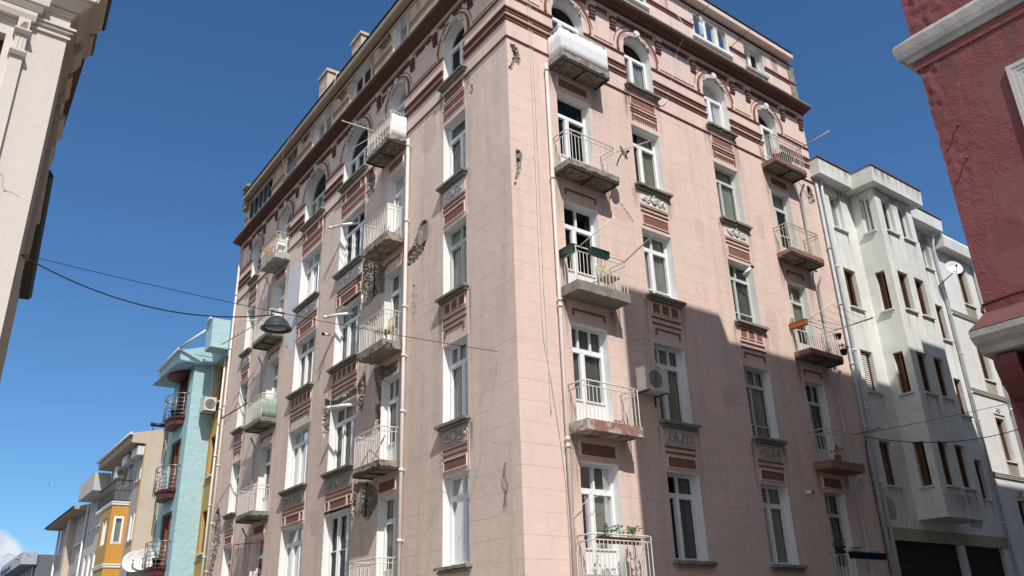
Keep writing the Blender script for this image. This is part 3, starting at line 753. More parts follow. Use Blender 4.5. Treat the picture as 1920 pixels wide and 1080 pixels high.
    g.prism([(0, 20.44), (.05, 20.44), (.06, 20.47), (0, 20.47)], 0, end, m0=1, mi=0)
    g.prism([(0, 20.505), (.04, 20.505), (.05, 20.60), (0, 20.62)], 0, end, m0=1, mi=1)
    g.prism([(-.3, 20.62), (.26, 20.62), (.30, 20.65), (.31, 20.80), (.28, 20.84), (-.3, 20.9)], 0, end - .3, m0=1, mi=2)
    g.prism([(.0, 20.905), (.34, 20.845), (.345, 20.86), (.0, 20.93)], 0, end - .35, m0=1, mi=1)
    g.obj('eaves', ['pink_plaster' if F is FR else 'ochre_plaster', 'dark_steel', 'tan_plaster' if F is FL else 'pink_plaster'], PB)
g = G(FR); g.rough(12.86, 13.22, -.3, .03, 18.62, 20.6, .08, .03, 0, 3); g.obj('party_wall_end', 'concrete', PB)

# ---- windows and doors
sd = 0
def put_row(F, cols, doors, wide):
    global sd
    for k, (a, b) in cols.items():
        w = b - a; isw = k in wide
        for r in ('A', '6', '5', '4', '3'):
            sd += 1; rn = random.Random(sd * 13 + 5); random.seed(sd * 31 + 2)
            door = k in doors
            sp = arch_of(w) if r == 'A' else None
            lo = FLO[r] + .02 if door else (16.0 if r == 'A' else ROW[r][0]); hi = sp + w / 2 if sp else ROW[r][1]
            kw = dict(spring=sp, lights=2, transom=.76, low=.55 if door else 0, name='balcony_door' if door else 'window')
            if F is FR and not door: kw['rec'] = .27
            if r in ('4', '3', '5') : kw['tops'] = 3 if r == '4' else 2
            if isw: kw['lights'] = 3; kw['tops'] = 3 if rn.random() < .6 else 2
            elif not door: kw['split'] = [.42]
            else: kw['split'] = [.40]
            if not door and F is FL and rn.random() < .25: kw.update(frame='old_frame')
            if F is FR and k == 3 and r in ('6', '5', '4'): kw.update(frame='old_frame', fw=.05, sashbar=.35 if r != '6' else 0, leaf=False)
            if F is FR and k == 4 and r in ('5', '4', '3', '6'): kw.update(frame='old_frame', fw=.05, sashbar=.4, leaf=False, low=.45)
            if F is FR and k == 2: kw['curt'] = 'full' if r in ('A', '5', '4') else 'right'
            if F is FR and k == 1: kw['curt'] = {'4': 'full', '3': 'right', 'A': 'left'}.get(r, 'none')
            if F is FL and k == 'A': kw['curt'] = 'full' if r in ('6', '5', '4') else 'left'
            if F is FL and k == 'C' and r == '3': kw.update(transom=.0, sashbar=.9, curt='none')
            if not door and F is FR and k == 2 and r == '5': kw['low'] = .22
            W_ = window(F, a, b, lo, hi, PB, **kw)
            if not door:
                sill(F, a, b, 16.0 if r == 'A' else lo, W_, seed=sd, dep=.17, mat='moss_concrete' if F is FL or r in ('A', '6') else 'concrete')
                if r != '3': panel_set(F, a, b, r, W_, isw, sd)
            elif r in ('6', '5', '4', '3'):
                g = G(F); hi = ROW[r][1]
                if r in ('5', '4'): stripe(g, a + .05, b - .05, hi + .32, .05); [g.box(q - .022, q + .022, 0, .035, hi + .17, hi + .295, 0) for q in (a + .07, b - .07)]
                else: framed(g, a + .03, b - .03, hi + .1, hi + .42, 0, 1)
                g.obj('moulded_panel', ['red_trim', 'pink_plaster'], W_)
put_row(FR, Rc, (1, 4), ()); put_row(FL, Lc, ('B', 'E'), ('C', 'D'))
random.seed(11)
for i, (a, b, lo, hi) in enumerate(attR):
    w = window(FR, a, b, lo, hi, PB, fw=.045, lights=3 if b - a > 1.5 else 2, transom=0, rec=.07 if b - a > 1.5 or i < 2 else .26, curt='none')
    g = G(FR); g.box(a - .08, b + .08, -.06, .09, lo - .1, lo - .002); g.obj('sill', 'reveal_white' if i < 3 else 'worn_white', w)
for i, (a, b, lo, hi) in enumerate(attL):
    w = window(FL, a, b, lo, hi, PB, fw=.04, leaf=False, lights=5 if b - a > 2.5 else (3 if b - a > 1.5 else 2), transom=0, rec=.24 if i < 4 else .05, curt='none', frame='upvc_white' if i < 4 else 'brushed_steel')
    g = G(FL); g.box(a - .08, b + .08, -.1, .1, lo - .08, lo - .002); g.obj('sill', 'moss_concrete', w)

# ---- balconies
BR = {}
for r, mat, slab, bm, rs in (('A', 'rail_white', 'peeling_slab', True, 1), ('6', 'rail_white', 'peeling_slab', True, 1), ('5', 'rail_white', 'concrete', False, 0), ('4', 'rail_white', 'painted_slab', False, 1), ('3', 'rail_white', 'peeling_slab', False, 0)):
    BR[1, r] = balcony(FR, 1.34, 3.0, FLO[r], PB, rail=mat, slab=slab, beams=bm, seed=ord(r), chip=.01 if r in '54' else .05, rstyle=rs, corner=.02 if r == '5' else .08)
for r in 'A6543': BR[4, r] = balcony(FR, 10.22, 11.86, FLO[r], PB, depth=.56, rail='rail_cream' if r in 'A64' else 'rail_white', slab='pink_slab', beams=r != '4', seed=ord(r) + 9, rstyle=2 if r == '6' else 1)
for r in 'A6543': BR['B', r] = balcony(FL, 5.2, 6.76, FLO[r], PB, depth=.6, slab='peeling_slab' if r in '6A4' else 'concrete', beams=r in 'A4', seed=ord(r) + 20, chip=.09, rstyle=1, gap=.105)
for r in 'A654': BR['E', r] = balcony(FL, 14.55, 16.2, FLO[r], PB, depth=.6, slab='worn_white' if r == 'A' else 'moss_concrete', beams=r != 'A', seed=ord(r) + 40, chip=.07, rstyle=1, rail='rail_cream' if r in 'A' else 'rail_white')

rs = random.Random(21)
for F, cols, doors, end in ((FR, Rc, (1, 4), RW), (FL, Lc, ('B', 'E'), LW)):
    Ls = []
    for k, (a, b) in cols.items():
        for z in ((15.86, 12.6, 9.4, 6.15) if k not in doors else (15.2, 12.0, 8.8, 5.6)):
            for q in ((a - .17, a - .02), (b + .02, b + .18)) if k not in doors else ((a - .28, a - .06), (b + .06, b + .40)):
                h = rs.uniform(.5, 1.7); w = rs.uniform(.0, .1); Ls.append((q[0] - w, q[1] + w, z - h, z, 1 if k in doors and rs.random() < .45 else 0))
        Ls.append((a - .3, a + .1 + rs.random() * .4, 14.8, 15.65, 0)) if k not in doors else None
    q = .3
    while q < end - .6:
        w = rs.uniform(.3, .9); Ls.append((q, q + w, 20.4 - rs.uniform(.5, 1.2), 20.44, 0)); q += w + rs.uniform(.1, 1.0)
    stains(F, Ls, ['grime', 'rust'], PB)
    Lb = []
    for i in range(16):
        a = rs.uniform(.2, end - 1.2); z = rs.uniform(3, 15); Lb.append((a, a + rs.uniform(.5, 1.5), z, z + rs.uniform(.5, 1.8), 0))
    H_ = HR if F is FR else HL
    Lb = [t for t in Lb if not any(t[0] < h[1] + .1 and t[1] > h[0] - .1 and t[2] < h[3] and t[3] > h[2] for h in H_)]
    stains(F, Lb, ['pale_repair', 'soot'], PB, 'plaster_repair', .0022)
# ---- pipes and cables of the building
pipe(FR, [(1.2, .09, 15.3), (1.2, .09, 0)], .045, PB, rings=[(1.2, .09, z) for z in (15.1, 11.9, 8.7, 8.55, 5.5, 5.35)])
pipe(FL, [(4.97, .1, 15.32), (4.97, .1, 0)], .05, PB, rings=[(4.97, .1, z) for z in (15.1, 12.6, 10.0, 8.6, 7.1, 5.6, 3.9)])
pipe(FR, [(13.14, .09, 15.7), (13.14, .09, 0)], .05, PB, 'pipe_grey', rings=[(13.14, .09, z) for z in (13.2, 11.2, 9.2, 7.2, 5.2)])
pipe(FL, [(20.78, .09, 18.3), (20.78, .09, 0)], .05, PB, rings=[(20.78, .09, z) for z in (16, 13.5, 11, 8.5, 6.2, 4.4)])
for z0, z1 in ((15.1, 12.3), (11.8, 9.1), (8.7, 5.9), (5.5, 2.7)):
    pipe(FR, [(11.93, .35, z0), (12.02, .1, z0 - .25), (12.02, .07, z1 - .1), (11.9, .2, z1 - .3)], .04, PB, 'pipe_grey')
    pipe(FL, [(16.3, .3, z0), (16.4, .08, z0 - .3), (16.4, .07, z1)], .035, PB, 'pipe_grey')
def cable(F, pts, r, mat, parent=None, name='cable', sub=6, **k):
    g = G(F); P = [Vector(p) for p in pts]; out_ = []
    for i in range(len(P) - 1):
        a, b, c, d = P[max(i - 1, 0)], P[i], P[i + 1], P[min(i + 2, len(P) - 1)]
        for j in range(sub):
            t = j / sub; out_.append(.5 * ((2 * b) + (c - a) * t + (2 * a - 5 * b + 4 * c - d) * t * t + (3 * b - a - 3 * c + d) * t ** 3))
    out_.append(P[-1]); g.tube([tuple(p) for p in out_], r, 5); return g.obj(name, mat, parent, **k)
cable(FR, [(.70, .13, 18.75), (.73, .03, 17.2), (.74, .03, 13), (.71, .03, 8.2), (.86, .04, 6.9), (1.13, .05, 4.6), (1.12, .05, 2)], .009, 'white_wire', PB)
cable(FR, [(.79, .13, 18.75), (.81, .03, 17.2), (.83, .03, 13), (.80, .03, 9.2), (.82, .03, 8.2), (.83, .03, 6)], .009, 'white_wire', PB)
cable(FR, [(6.40, .33, 20.85), (6.47, .05, 20.3), (6.6, .5, 18.8), (6.6, .1, 18.2), (6.42, .03, 17.5), (5.9, .02, 16.1), (5.5, .02, 15.8)], .009, 'white_wire', PB)
cable(FR, [(2.2 + .1, .03, 3.5 + 1), (1.25, .14, 4.0), (1.32, .1, 3.4), (1.2, .12, 3.1)], .007, 'white_wire', PB)
cable(FL, [(.64, .05, 7.42), (.9, .02, 6.6), (1.5, .02, 5.2), (2.4, .02, 3.6)], .0045, 'pipe_grey', PB)
for v0 in (.5, .55): cable(FL, [(v0, .02, 5.0), (v0 + .03, .05, 4.75), (v0 - .05, .04, 4.5), (v0 + .03, .03, 4.3), (v0 + .06 * (v0 > .52), .03, 4.1)], .006, 'black_wire', PB)
cable(FL, [(14.5, .35, 20.9), (15.6, .3, 20.5), (15.9, .05, 19.9), (15.6, .05, 19.5), (15.0, .04, 19.45)], .01, 'white_wire', PB)
cable(FL, [(10.2, .35, 21.0), (10.35, .36, 20.5)], .016, 'white_wire', PB)
cable(FR, [(13.05, .1, 6.9), (12.95, .15, 6.75), (13.0, .06, 6.2), (13.02, .05, 3)], .015, 'black_wire', PB)
g = G(FL); g.poly([(13.36, .004, 14.8), (14.5, .004, 14.7), (14.45, .004, 12.1), (13.9, .004, 11.3), (13.36, .004, 11.0)]); g.obj('repainted_patch', 'pale_blue_paint', PB)
# flue pipes over the wide windows of the narrow street side
for v, z in ((9.75, 14.42), (9.72, 11.22), (9.05, 8.12)):
    g = G(FL); g.tube([(v - .75, -.25, z), (v - .4, .1, z - .0), (v + .05, .38, z + .0)], .05, 10); g.tube([(v - .05, .3, z), (v + .08, .42, z)], .056, 10); g.obj('flue_pipe', 'upvc_white', PB)
# chimneys
for v, h in ((10.15, 1.85), (13.3, 2.2)):
    g = G(FL); g.rough(v - .4, v + .4, -.95, -.35, 20.6, 20.9 + h, .1, .015, 0, v); g.rough(v - .47, v + .47, -1.02, -.28, 20.93 + h, 21.05 + h, .1, .02, 0, v + 1)
    ch = g.obj('chimney', 'beige_plaster', PB); q = G(FL); q.tube([(v, -.65, 21.05 + h), (v, -.65, 21.25 + h)], .08, 8); q.obj('chimney_pot', 'terracotta', ch)
g = G(FL); g.rough(20.5, 20.95, -.15, .2, 20.2, 21.5, .08, .02, 0, 3); g.rough(20.42, 21.0, -.2, .27, 21.3, 21.42, .08, .01, 0, 5); g.obj('chimney', 'concrete', PB)
g = G(FL)
for k in range(9): g.box(4.5 + k * .9, 4.56 + k * .9, .05, .07, 10.42 + .0 * k, 10.47, 0) if k < 2 else None
for v, z in ((4.62, 10.0), (4.5, 9.85), (4.55, 9.7), (4.45, 10.15)): g.tube([(v, 0, z), (v, .05, z), (v + .03, .06, z - .05)], .008, 4)
for u, z in ((3.25, 14.4), (3.22, 14.25), (3.2, 11.2)): pass
g.obj('wall_hook', 'dark_steel', PB)

# ============================================================ THINGS ON THE BALCONIES AND WALLS
BA = (1.34, 3.0)
def sheet(F, a0, a1, d, zf, name, label, side='both', mat='sheet_white', h=.72, cat='sheet'):
    g = G(F); D = d - .015; pts = []
    if side in ('both', 'near'): pts += [(a0 + .015, .02 + (D - .04) * k / 12) for k in range(12)]
    if side in ('both', 'front'): pts += [(a0 + .02 + (a1 - a0 - .04) * k / 44, D) for k in range(45)]
    prev = None
    for i, (a, dd) in enumerate(pts):
        w = .007 * sin(i * 2.1) + .006 * noise.noise(Vector((a * 9, dd * 9, zf)))
        col_ = [g.pt((a - (w if dd < D else 0), dd + (w if dd >= D else 0), zf + .01 + h * t / 3 + .012 * sin(i * .8) * (t == 3))) for t in range(4)]
        if prev:
            for t in range(3): g.sm.add(len(g.f)); g.f.append([prev[t], col_[t], col_[t + 1], prev[t + 1]]); g.m.append(0)
        prev = col_
    o = g.obj(name, mat, None, label, cat); md = o.modifiers.new('s', 'SOLIDIFY'); md.thickness = .004; return o
sheet(FR, 1.34, 3.0, .60, 15.47, 'windbreak_sheet', 'white plastic sheet wrapped round the topmost balcony right of the building corner', 'both')
sheet(FL, 5.2, 6.76, .62, 15.47, 'windbreak_sheet', 'white sheet on the topmost balcony left of the building corner', 'near', h=.74)
g = G(FL)
def plate_chair(F, a, d, z, name, label, mat='wicker', sc=1.0, cat='chair'):
    t = thing(name, F(a, d, z), label, cat); q = G(F)
    q.box(a - .2 * sc, a + .2 * sc, d - .2, d + .2, z + .38, z + .42); q.obj('seat', mat, t)
    for x in (-.18, .18):
        for y in (-.18, .18): q = G(F); q.tube([(a + x, d + y, z), (a + x, d + y, z + .38)], .018, 6); q.obj('leg', mat, t)
    q = G(F)
    for k in range(7): x = -.17 + .34 * k / 6; q.tube([(a + x, d - .19, z + .42), (a + x * .95, d - .23, z + .8)], .012, 5)
    q.tube([(a - .19, d - .19, z + .4), (a - .19, d - .23, z + .76), (a - .1, d - .24, z + .84), (a + .1, d - .24, z + .84), (a + .19, d - .23, z + .76), (a + .19, d - .19, z + .4)], .018, 6)
    q.obj('backrest', mat, t); return t
plate_chair(FR, 2.62, .30, 9.07, 'garden_chair', 'cream slatted chair on the concrete balcony with the green planter boxes')
plate_chair(FL, 5.75, .32, 9.07, 'garden_chair', 'yellowish chair crowded on the side wall balcony with the badly broken grey slab edge', mat='wicker')
plate_chair(FL, 14.9, .3, 15.47, 'garden_chair', 'white chair behind the bars of the topmost far left balcony', mat='upvc_white')
def planter(F, a0, a1, d, z, label, mat='green_plastic', plants=0, along='a', h=.17, w=.15, name='planter_box', cat='planter', leaf='leaf_green', flower=0):
    t = thing(name, F((a0 + a1) / 2, d, z), label, cat); q = G(F)
    if along == 'a':
        q.prism([(d - w * .36, z), (d + w * .36, z), (d + w * .5, z + h), (d + w * .55, z + h), (d + w * .55, z + h + .02), (d - w * .5, z + h + .02)], a0, a1)
    else:
        q.box(a0 + .01, a1 - .01, d + .01, d + w - .01, z, z + h); q.box(a0, a1, d, d + w, z + h + .002, z + h + .025)
    q.obj('box', mat, t)
    if plants:
        p = G(F); rn = random.Random(int(a0 * 77))
        for i in range(plants):
            a = a0 + (a1 - a0) * rn.random(); dd = d + (rn.random() - .3) * .1; hh = .08 + rn.random() * .22
            top = (a + (rn.random() - .5) * .2, dd + (rn.random() - .5) * .15, z + h + hh)
            p.tube([(a, dd, z + h), top], [.005, .003], 4)
            for k in range(6):
                x = top[0] + (rn.random() - .5) * .12; y = top[1] + (rn.random() - .5) * .12; zz = top[2] - rn.random() * .12
                s1 = .02 + rn.random() * .02; p.poly([(x, y, zz), (x + s1, y + s1 * .5, zz + .015), (x + s1 * 1.4, y, zz + s1), (x + .2 * s1, y - s1 * .4, zz + s1)])
            if flower and rn.random() < flower: p.blob(top, .022, 1)
        p.obj('plant', [leaf, 'flower_red'], t)
    return t
planter(FR, 1.28, 1.45, .02, 9.80, 'dark green planter box on the end rail beside the drainpipe', along='d', w=.52, h=.15)
planter(FR, 1.75, 2.32, .62, 9.78, 'dark green planter box hooked on the front rail of the concrete balcony', h=.15)
planter(FR, 1.55, 2.1, .44, 3.36, 'flower box with red flowers on the lowest balcony near the corner', 'clay_brown', 12, flower=.3, h=.10)
planter(FR, 2.15, 2.7, .44, 3.36, 'flower box with only green leaves on the lowest balcony near the corner', 'clay_brown', 14, h=.10)
planter(FR, 10.18, 10.34, .02, 9.78, 'reddish planter box on the end rail of the balcony with clotheslines', 'terracotta', 3, along='d', w=.56, h=.14)
planter(FL, 16.12, 16.30, .1, 16.15, 'small terracotta planter on the topmost far left balcony', 'terracotta', 3, along='d', w=.42, h=.16)
def pot(F, a, d, z, r, h, mat, label, plant=0, flower=0, group=None, name='flower_pot'):
    t = thing(name, F(a, d, z), label, 'flower pot', group); q = G(); c = F(a, d, z)
    q.lathe(c, (0, 0, 1), [(.001, 0), (r * .72, 0), (r, h * .85), (r * 1.1, h * .85), (r * 1.1, h), (r * .9, h), (r * .85, h * .9), (.001, h * .9)], 14); q.obj('pot', mat, t)
    if plant:
        p = G(F); rn = random.Random(int(a * 131 + z * 7))
        for i in range(plant):
            top = (a + (rn.random() - .5) * .22, d + (rn.random() - .5) * .2, z + h + .05 + rn.random() * .22); p.tube([(a, d, z + h * .9), top], .004, 4)
            for k in range(5):
                x, y, zz = top[0] + (rn.random() - .5) * .08, top[1] + (rn.random() - .5) * .08, top[2] - rn.random() * .08; s1 = .03
                p.poly([(x, y, zz), (x + s1, y + s1 * .5, zz + .015), (x + s1 * 1.4, y, zz + s1), (x + .2 * s1, y - s1 * .4, zz + s1)])
            if rn.random() < flower: p.blob(top, .035, 1)
        p.obj('plant', ['leaf_green', 'flower_red'], t)
    return t
gp_ = 'pots along the rail of the bottom right balcony'
for i, (m_, nm) in enumerate((('pot_black', 'black pot at the left end'), ('pot_purple', 'brownish purple pot second from the left'), ('pot_blue', 'blue pot third from the left'), ('pot_blue', 'blue pot fourth from the left'), ('pot_black', 'black pot in the middle'), ('pot_blue', 'blue pot right of the black middle one'), ('pot_purple', 'purple pot second from the right end'), ('pot_purple', 'purple pot at the right end'))):
    pot(FR, 10.30 + i * .215, .63, 3.29, .085, .17, m_, nm + ' of the row on the bottom right balcony', group=gp_)
planter(FR, 10.02, 10.32, .40, 3.42, 'small dark trough at the left end of the shaded lowest right balcony', 'pot_black', 6)
pot(FR, 11.1, .3, 3.53, .13, .10, 'wicker', 'pale bowl-shaped pot standing behind the rail of the shaded lowest right balcony', 0)
pot(FR, 10.75, .42, 5.88, .06, .18, 'green_plastic', 'green pot with red flowers on the shaded right balcony, left of its twin', 4, 1)
pot(FR, 10.93, .42, 5.88, .06, .18, 'green_plastic', 'green pot with red flowers on the shaded right balcony, right of its twin', 4, 1)
pot(FR, 11.9, .5, 9.65, .11, .16, 'clay_brown', 'brown pot hung outside the right end of the far balcony with clotheslines', 0)
pot(FR, 11.75, .68, 9.08, .1, .16, 'clay_brown', 'pot of pale drooping plants at the right end of the far balcony with clotheslines', 10)
pot(FR, 10.62, .3, 15.48, .12, .3, 'flower_red', 'dark red tub on the topmost right balcony behind the cream rail', 5)
pot(FL, 5.6, .4, 12.28, .09, .14, 'clay_brown', 'small potted plant on the side wall balcony with peeling slab, second from top', 8)
# storage on balconies
def crate(F, a0, a1, d0, d1, z0, z1, mat, name, label, cat, tilt=0):
    t = thing(name, F((a0 + a1) / 2, d0, z0), label, cat)
    g = G(F); g.box(a0, a1, d0, d1, z0, z1 - .04); g.obj('body', mat, t)
    g = G(F); g.box(a0 - .012, a1 + .012, d0 - .012, d1 + .012, z1 - .038, z1); g.obj('lid', mat, t); return t
crate(FR, 10.9, 11.3, .12, .42, 15.48, 15.95, 'green_plastic', 'storage_box', 'green storage box with lid on the topmost right balcony', 'box')
crate(FL, 14.75, 15.25, .12, .45, 15.9, 16.15, 'upvc_white', 'cabinet', 'white cabinet behind the rail of the topmost far balcony on the side wall', 'cabinet')
sheet(FL, 14.55, 15.6, .57, 9.07, 'tarpaulin', 'pale green tarpaulin tied inside the railing of a far left balcony', 'both', 'green_tarp', .66, 'tarpaulin')
g = G(FL); g.tube([(5.35, .5, 5.9), (5.9, .52, 6.25), (6.4, .5, 5.95)], .02, 6); g.tube([(5.3, .4, 6.5), (5.9, .45, 5.95)], .02, 6)
g.obj('folded_drying_rack', 'red_grille', None, 'red framed folding rack lying inside the side wall balcony beside the exposed bricks', 'drying rack')
# clothes poles: wooden or metal bars that stick out of the walls
def pole(F, p, q, r, mat, label, group='clothes poles sticking out from the walls'):
    g = G(F); g.tube([p, q], r, 7); n = Vector(q) - Vector(p); e = Vector(q) - n.normalized() * .04
    g.tube([tuple(e), (e.x, e.y, e.z + .05)], r * .5, 5)
    g.obj('clothes_pole', mat, None, label, 'clothes pole', group)
pole(FR, (2.95, .55, 9.92), (3.15, 1.35, 10.35), .018, 'rail_white', 'grey pole reaching out from the right end of the concrete balcony with planters')
pole(FR, (1.5, .58, 9.95), (2.0, 1.25, 10.55), .014, 'rail_white', 'thin white pole rising above the green planters of the concrete balcony')
pole(FR, (11.8, .5, 16.33), (12.1, 1.5, 16.6), .022, 'wicker', 'wooden pole sticking out from the topmost right balcony against the sky')
pole(FR, (11.8, .5, 9.92), (12.3, 1.5, 10.1), .02, 'wicker', 'brown pole at the right end of the far balcony with clotheslines')
pole(FR, (10.4, .5, 9.93), (10.9, 1.2, 10.45), .014, 'rail_white', 'thin pale pole holding the upper end of the clotheslines on the far balcony')
pole(FR, (11.75, .5, 6.72), (12.2, 1.1, 6.85), .014, 'dark_steel', 'dark pole at the right end of the shaded fourth balcony')
pole(FL, (6.5, .55, 16.33), (7.3, 1.25, 16.9), .013, 'upvc_white', 'white pole sticking out and up from the sheet covered left balcony')
pole(FL, (6.7, .45, 16.25), (8.6, .95, 16.2), .015, 'pipe_grey', 'grey pole reaching level across the wide arched window')
pole(FL, (16.1, .5, 13.2), (17.6, .8, 13.6), .018, 'upvc_white', 'white pole above the street lamp by the far side wall balcony')
pole(FL, (16.1, .55, 13.02), (19.0, .95, 13.0), .02, 'wicker', 'brown wooden pole left of the street lamp by the far side wall balcony')
pole(FL, (16.1, .55, 9.95), (18.2, .9, 9.75), .022, 'dark_steel', 'thin dark pole left of the balcony with the green tarpaulin')
pole(FR, (7.62, .02, 19.95), (7.9, .7, 20.35), .012, 'black_metal', 'short black bar beside the open attic window with the white cloth')
pole(FR, (9.62, .02, 19.85), (10.0, .8, 20.4), .012, 'black_metal', 'short black bar left of the smaller attic window on the wide street')
g = G(FR)
for k in range(4): g.tube([(10.5 + k * .12, .6 + k * .16, 10.0 + k * .12), (11.8 + k * .14, .6 + k * .25, 9.93 + k * .04)], .004, 4)
for k in range(12): a = 10.8 + k * .09; g.blob((a, .65 + k * .01, 9.98), .018)
g.obj('clothesline', 'black_wire', None, 'four thin clotheslines with pegs strung above the far right balcony', 'clothesline')
g = G(FR); n = 10
for k in range(n):
    z = 20.25 - .06 * k; w = .05 + .012 * k
    if k: g.poly([(8.02 - pw, .10 + .02 * sin(k), z + .06), (8.02 + pw, .10 + .02 * sin(k * 2), z + .06), (8.05 + w, .11 + .02 * sin(k + 1), z), (8.05 - w, .11 + .02 * sin(k * 2 + 2), z)])
    pw = w
g.obj('hanging_cloth', 'sheet_white', None, 'small white cloth hanging in the open attic window', 'cloth')
# antenna and satellite dishes
def dish(c, aim, r, label, mat='dish_white', mount=None, name='satellite_dish', lnb=.6):
    c = Vector(c); aim = Vector(aim).normalized(); t = thing(name, tuple(mount if mount else c - Vector((0, 0, .3))), label, 'satellite dish')
    g = G(); prof = [(r * k / 8, r * .18 * (k / 8) ** 2) for k in range(9)] + [(r * 1.02, r * .19), (r, r * .16), (.001, -.02)]
    prof[0] = (.001, 0); g.lathe(c, aim, prof, 28); g.obj('reflector', mat, t)
    g = G(); e = aim.orthogonal().normalized(); dn = Vector((0, 0, -1)); dn = (dn - aim * dn.dot(aim)).normalized()
    fp = c + aim * r * lnb * 1.2 + dn * r * .15; g.tube([tuple(c + dn * r * .95), tuple(fp)], .012, 5); g.tube([tuple(fp - aim * .05), tuple(fp + aim * .04)], .03, 8); g.obj('feed_arm', 'grille_dark', t)
    if mount: g = G(); g.tube([tuple(c - aim * .03), tuple(c - aim * .12 + Vector((0, 0, -.1))), tuple(mount)], .018, 6); g.obj('bracket', 'dark_steel', t)
    return t
dish(FR(3.1, .68, 12.95), (.35, -.9, .25), .2, 'small rusty satellite dish on the right end of the second balcony from the top', 'dish_rust', FR(2.97, .55, 12.6))
g = G(FR); g.tube([(2.97, .56, 13.0), (3.45, 1.35, 13.1)], .01, 5)
for k in range(9): t = k / 8; a = 3.0 + .45 * t; d = .62 + .72 * t; z = 13.0 + .1 * t; g.tube([(a - .07, d + .03, z), (a + .07, d - .03, z)], .005, 4)
g.obj('yagi_antenna', 'rail_white', None, 'thin toothed aerial pointing out beside the rusty dish on the balcony rail', 'antenna')
dish(FR(7.85, -.35, 21.62), (-.5, -.8, .35), .32, 'pale satellite dish on the roof edge above the wide attic window', mount=FR(7.7, -.45, 20.9))
dish(FL(18.7, -.45, 21.65), (-.9, -.5, .25), .34, 'white satellite dish standing on the roof at the far end of the side wall', mount=FL(18.75, -.6, 20.9))
# air conditioner
def aircon(F, a0, a1, d0, d1, z0, z1, label, fan='front', name='air_conditioner'):
    t = thing(name, F((a0 + a1) / 2, d0, z0), label, 'air conditioner'); g = G(F)
    g.box(a0, a1, d0, d1, z0, z1 - .02); g.box(a0 - .01, a1 + .01, d0, d1 + .01, z1 - .018, z1); 
    if fan == 'front': g.box(a0 + .02, a1 - .02, d1 - .001, d1 + .008, z0 + .02, z1 - .05)
    else: g.box(a0 - .008, a0 + .001, d0 + .02, d1 - .02, z0 + .02, z1 - .05)
    g.obj('casing', 'ac_plastic', t)
    g = G(); r = (z1 - z0) * .38
    c0 = Vector(F(a0 + (a1 - a0) * .42, d1 + .01, (z0 + z1) / 2)) if fan == 'front' else Vector(F(a0 - .01, (d0 + d1) / 2, (z0 + z1) / 2))
    ax = Vector(F(0, 1, 0)) - Vector(F(0, 0, 0)) if fan == 'front' else Vector(F(-1, 0, 0)) - Vector(F(0, 0, 0))
    if fan != 'front': r = min(r, (d1 - d0) * .42)
    g.lathe(c0, ax, [(r, 0), (r, .012), (r * .93, .015), (r * .9, .004), (.001, .004)], 24); g.obj('fan_housing', 'grille_dark', t)
    g = G()
    for q in (.25, .45, .65, .85): g.lathe(c0, ax, [(r * q, .012), (r * q + .006, .018), (r * q + .012, .012)], 20)
    g.obj('fan_grille', 'ac_plastic', t)
    for a in (a0 + .08, a1 - .1): g = G(F); g.box(a, a + .03, 0, d1, z0 - .03, z0 - .002); g.box(a, a + .03, 0, .03, z0 - .03, z0 - .25); g.obj('bracket', 'dark_steel', t)
    return t
aircon(FR, 3.42, 4.2, .12, .42, 6.86, 7.42, 'weathered white air conditioner on the wall between the second lowest balcony and a window')
def camera_(F, a, d, z, da, dd, dz, label):
    t = thing('security_camera', F(a, 0, z), label, 'security camera'); g = G(F); g.tube([(a, 0, z), (a, d, z)], .018, 6); g.obj('bracket', 'upvc_white', t)
    g = G(F); g.tube([(a - da * .4, d - dd * .4, z - dz * .4), (a + da * .6, d + dd * .6, z + dz * .6)], .05, 10); g.obj('body', 'upvc_white', t)
    g = G(F); g.tube([(a + da * .6, d + dd * .6, z + dz * .6), (a + da * .85, d + dd * .85, z + dz * .85)], .052, 10); g.obj('hood', 'black_metal', t)
camera_(FR, 8.45, .06, 11.18, .12, .22, .18, 'white tube camera with a black hood in the head of a sunlit window')
camera_(FR, 9.62, .1, 5.0, .1, .12, .0, 'small white camera on the shaded wall between a window and the lowest right balconies')
camera_(FL, 10.0, .2, 10.75, -.1, .2, -.05, 'white box camera on the side wall at the head of a wide window')
# grille shutter on the lowest far window of side wall
g = G(FL); 
for z in (3.3, 3.75, 4.9): g.tube([(15.0, .05, z), (15.9, .65, z)], .016, 5)
for k in range(6): t = k / 5; g.tube([(15.0 + .9 * t, .05 + .6 * t, 2.9), (15.0 + .9 * t, .05 + .6 * t, 4.9)], .016 if k in (0, 5) else .01, 5)
g.obj('window_grille', 'red_grille', PB)

# ============================================================ STREET LAMP AND WIRES
hook = Vector(FL(.64, .06, 7.44)); anc = Vector(FCS(.3, .03, 8.08))
def wire(p, q, sag, r, mat, label, name='overhead_wire', n=24, group='wires strung across the street'):
    p, q = Vector(p), Vector(q); g = G(); pts = []
    for i in range(n + 1): t = i / n; pts.append(tuple(p + (q - p) * t - Vector((0, 0, sag * 4 * t * (1 - t)))))
    g.tube(pts, r, 5); return g.obj(name, mat, None, label, 'wire', group)
span = wire(anc, hook, .12, .007, 'black_wire', 'thin straight wire across the narrow street that carries the street lamp')
lp = anc + (hook - anc) * .482 + Vector((0, 0, -.12 * 4 * .25))
LAMP = thing('street_lamp', tuple(lp - Vector((0, 0, .42))), 'dark bell-shaped street lamp hanging from a wire over the narrow street', 'street lamp')
b = lp - Vector((0, 0, .05)); ax = Vector((.02, .05, -1)).normalized()
